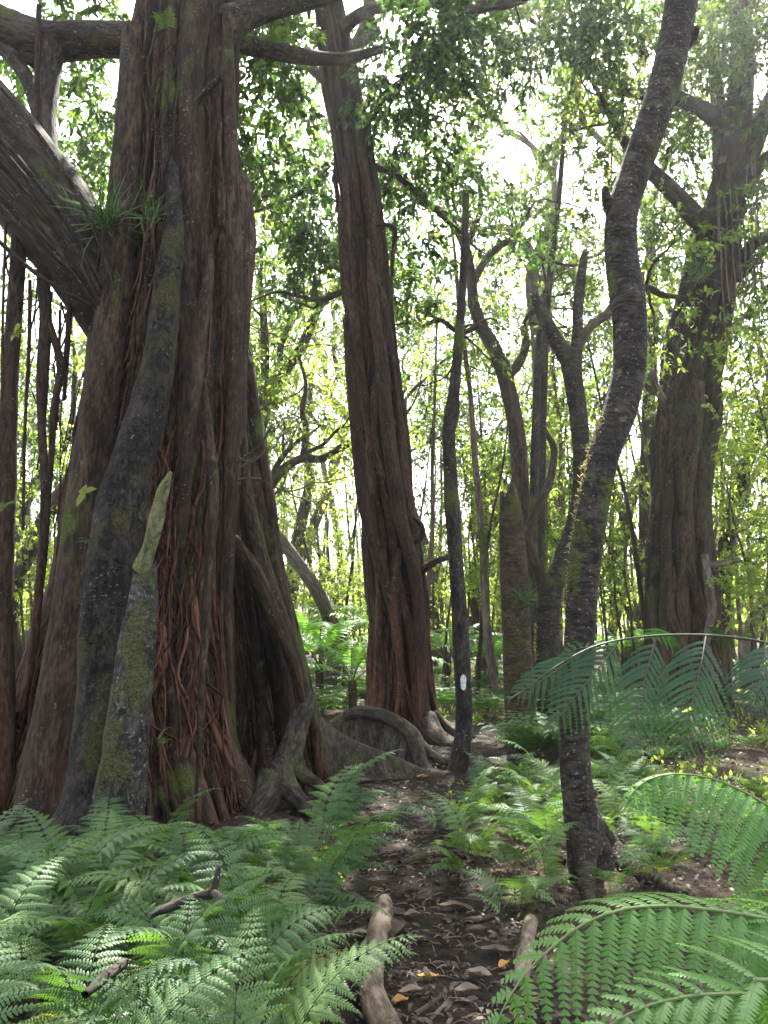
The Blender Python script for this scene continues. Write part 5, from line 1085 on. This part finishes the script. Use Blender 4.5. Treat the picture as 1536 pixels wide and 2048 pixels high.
for sp_, lab in (([(775, 1850, 7), (800, 1868, 8), (840, 1872, 7), (880, 1876, 5)], 'thin root curving off the worn log root'), ([(915, 1846, 6), (950, 1850, 10), (985, 1842, 9), (1000, 1832, 5)], 'reddish root end poking across the trail'), ([(800, 1735, 8), (850, 1720, 10), (905, 1712, 8), (930, 1722, 5)], 'dark root step crossing the middle of the trail'),
                 ([(830, 1672, 7), (880, 1668, 7), (935, 1672, 5)], 'upper dark root step crossing the trail'), ([(905, 1800, 4), (950, 1808, 6), (1010, 1812, 4)], 'brown root along the verge of the trail'), ([(860, 1690, 4), (910, 1692, 6), (950, 1700, 4)], 'short root beside the fern verge'), ([(1180, 1480, 6), (1250, 1475, 8), (1330, 1462, 6), (1400, 1440, 4)], 'fallen branch lying in the sunny clearing'), ([(1330, 1480, 6), (1352, 1488, 10), (1345, 1505, 8), (1362, 1512, 5)], 'looping root in the sunny clearing')):
    floor_root('surface_root', lab, 'root', sp_, M['root'], .4, sides=10)
for sp_, lab in (([(830, 2035, 5), (870, 2010, 5), (905, 1985, 3)], 'grey twig lying on the mud beside a yellow leaf'), ([(860, 2045, 4), (890, 2015, 5), (910, 1990, 4)], 'second grey twig crossing the first'), ([(985, 1955, 3), (1010, 1952, 5), (1030, 1945, 4)], 'small stick by the yellow leaf at the fern edge'), ([(690, 1870, 3), (720, 1862, 3), (745, 1850, 2)], 'thin twig at the head of the worn log root')):
    floor_root('twig', lab, 'twig', sp_, M['log'], .8, sides=8, step=.015)
# forked dead branch caught in the ferns
m = MB(); ptube(m, [(300, 1832, 2.95, 5), (345, 1812, 2.98, 9), (390, 1795, 3., 9), (425, 1785, 3., 9), (432, 1760, 3.02, 7), (438, 1732, 3.04, 5)], sides=10, step=.02, wob=.18, wfreq=16); ptube(m, [(425, 1785, 3., 8), (440, 1792, 2.95, 6), (452, 1800, 2.9, 4)], sides=8, step=.02, wob=.18)
tag(m.build('dead_branch', M['thin'], origin=tuple(at(345, 1812, 2.98))), 'forked dead grey branch caught among the lacy ferns', 'branch')
m = MB(); ptube(m, [(170, 1990, 2.5, 8), (210, 1955, 2.6, 12), (250, 1925, 2.7, 10)], sides=10, step=.02, wob=.18); tag(m.build('dead_branch', M['thin'], origin=tuple(at(210, 1955, 2.6))), 'dark dead stick half buried under the near ferns', 'branch')
# single fallen leaves
def fallen(px, py, L, mat, label, rot=0., W=.45, curl=.4):
    p = drop(px, py, .018); m = MB(); n = 9; u = np.linspace(0, 1, n); w_ = np.sin(u*pi)**.7*L*W*.5; V = []
    for k in range(5):
        s = (k-2)/2; V.append(np.stack([(u-.5)*L, s*w_, .012+curl*L*.25*(u-.5)**2*2+abs(s)*w_*curl+.004*np.sin(u*9+s*3)], -1))
    V = np.stack(V, 1).reshape(-1, 3); R = np.array([[cos(rot), -sin(rot), 0], [sin(rot), cos(rot), 0], [0, 0, 1]]); i = (np.arange(n-1)*5)[:, None]+np.arange(4)[None]
    m.add(V@R.T+p, np.stack([i, i+1, i+6, i+5], -1).reshape(-1, 4), tint=.3+.5*rng.random()); tag(m.build('fallen_leaf', mat, origin=tuple(p)), label, 'leaf')
fallen(1008, 1945, 0.086, M['gold'], 'golden leaf tilted against the stick at the fern edge', .9, .42, .9); fallen(855, 1967, 0.094, M['gold'], 'orange-tan leaf flat on the mud midway along the trail', 0, .35, .5); fallen(800, 2018, 0.072, M['gold'], 'small round yellow leaf beside the worn log root', .4, .7)
fallen(718, 1878, 0.082, M['tanleaf'], 'pale oval leaf left of the worn log root head', .1, .5, .3); fallen(958, 1965, 0.115, M['tanleaf'], 'pale tan leaf behind the golden leaf', -.4, .5, .7); fallen(935, 1998, 0.107, M['tanleaf'], 'grey-white leaf in the middle of the trail', .2, .55, .6); fallen(822, 2000, 0.107, M['tanleaf'], 'grey leaf above the small yellow leaf', .3, .45, .6)
fallen(825, 1845, 0.090, M['tanleaf'], 'broad tan leaf beside the thin curved root', .3, .6, .8); fallen(800, 1885, .14, M['litter'], 'folded brown leaf standing up by the worn log root', 1.2, .6, 1.6); fallen(905, 1826, .16, M['litter'], 'long brown leaf across the trail', .05, .35, .6); fallen(990, 1915, .15, M['litter'], 'long dark brown leaf near the knobbly log', -.2, .35, .6); fallen(845, 1560, 0.115, M['gold'], 'yellowish leaf on the trail before the grey arched root', .2, .5, .5); fallen(735, 1568, 0.115, M['tanleaf'], 'tan leaf under the giant fig buttress', .4, .5, .5)
# litter, ground plants
def onz(x, y): return gz(x, y)
m = MB(); n = 24000; y = 2.3+15*rng.random(n)**1.7; x = rng.uniform(-.62, .62, n)*y; z = onz(x, y)+.012+.012*rng.random(n)
on = np.abs(x-path_x(y)) < path_w(y)*.8; keep = np.where(on, rng.random(n) < .62, True); x, y, z, on = x[keep], y[keep], z[keep], on[keep]; n = len(x)
leaves(m, np.stack([x, y, z+on*.014], -1), np.stack([rng.normal(0, 1, n), rng.normal(0, 1, n), rng.normal(.12, .3, n)], -1), UP+rng.normal(0, .4, (n, 3)), .016+.065*rng.random(n)**2.6, .018, np.clip(rng.normal(.42, .25, n), 0, 1), curl=.3)
tag(m.build('leaf_litter', M['litter'], smooth=False), 'brown dead leaves strewn over the forest floor', 'leaf litter', kind='stuff')
m = MB(); n = 900                                      # crumbs and little sticks on the mud
for k in range(n):
    yk = 2.4+5*rng.random()**1.3; xk = path_x(yk)+rng.normal(0, .3); a = rng.random()*pi; l = .02+.06*rng.random(); zk = g0(xk, yk)+.018
    tube(m, [(xk, yk, zk), (xk+cos(a)*l*.5, yk+sin(a)*l*.5, zk+.006), (xk+cos(a)*l, yk+sin(a)*l, zk)], [.0025, .003, .002], sides=5, step=.05, wob=.2)
tag(m.build('twig_litter', M['log']), 'broken twig bits scattered on the muddy trail', 'twig litter', kind='stuff')
m = MB(); n = 5600; y = 4.6+16*rng.random(n)**1.1; x = rng.uniform(-.6, .62, n)*y
ok = (np.abs(x-path_x(y)) > path_w(y)*.85) & (vn(np.stack([x*1.2, y*1.2, 0*x], -1), 12) > .36) & ~((x < -.4) & (y < 8) ); x, y = x[ok], y[ok]; n = len(x); P = np.stack([x, y, onz(x, y)], -1)
sprays(m, P, np.tile(UP, (n, 1))+rng.normal(0, .35, (n, 3)), n=8, tw=.16, L=.055, W=.024, droop=.1, mat=0, tmat=1, tw_r=.002)
tag(m.build('ground_weeds', [M['leafL'], M['thin']], smooth=False), 'small leafy weeds sprouting over the forest floor', 'ground cover', kind='stuff')
# ------------------------------------------------------------------ thin haze, added also to stand in for lens glare
m, nt = nodes('thin haze'); g = G(nt); vol = g.n('VolumePrincipled'); vol.inputs['Color'].default_value = (.93, .95, .95, 1); vol.inputs['Density'].default_value = .0014; vol.inputs['Anisotropy'].default_value = .7
nt.links.new(vol.outputs[0], g.n('OutputMaterial').inputs['Volume'])
mb = MB(); a, b, c, d, e, f = -135, 135, -65, 150, -8., 19.
V = [(a, c, e), (b, c, e), (b, d, e), (a, d, e), (a, c, f), (b, c, f), (b, d, f), (a, d, f)]
mb.add(V, [(0, 3, 2, 1), (4, 5, 6, 7), (0, 1, 5, 4), (1, 2, 6, 5), (2, 3, 7, 6), (3, 0, 4, 7)])
tag(mb.build('haze', m, smooth=False), 'thin forest haze, also standing in for lens glare', 'haze', kind='stuff')
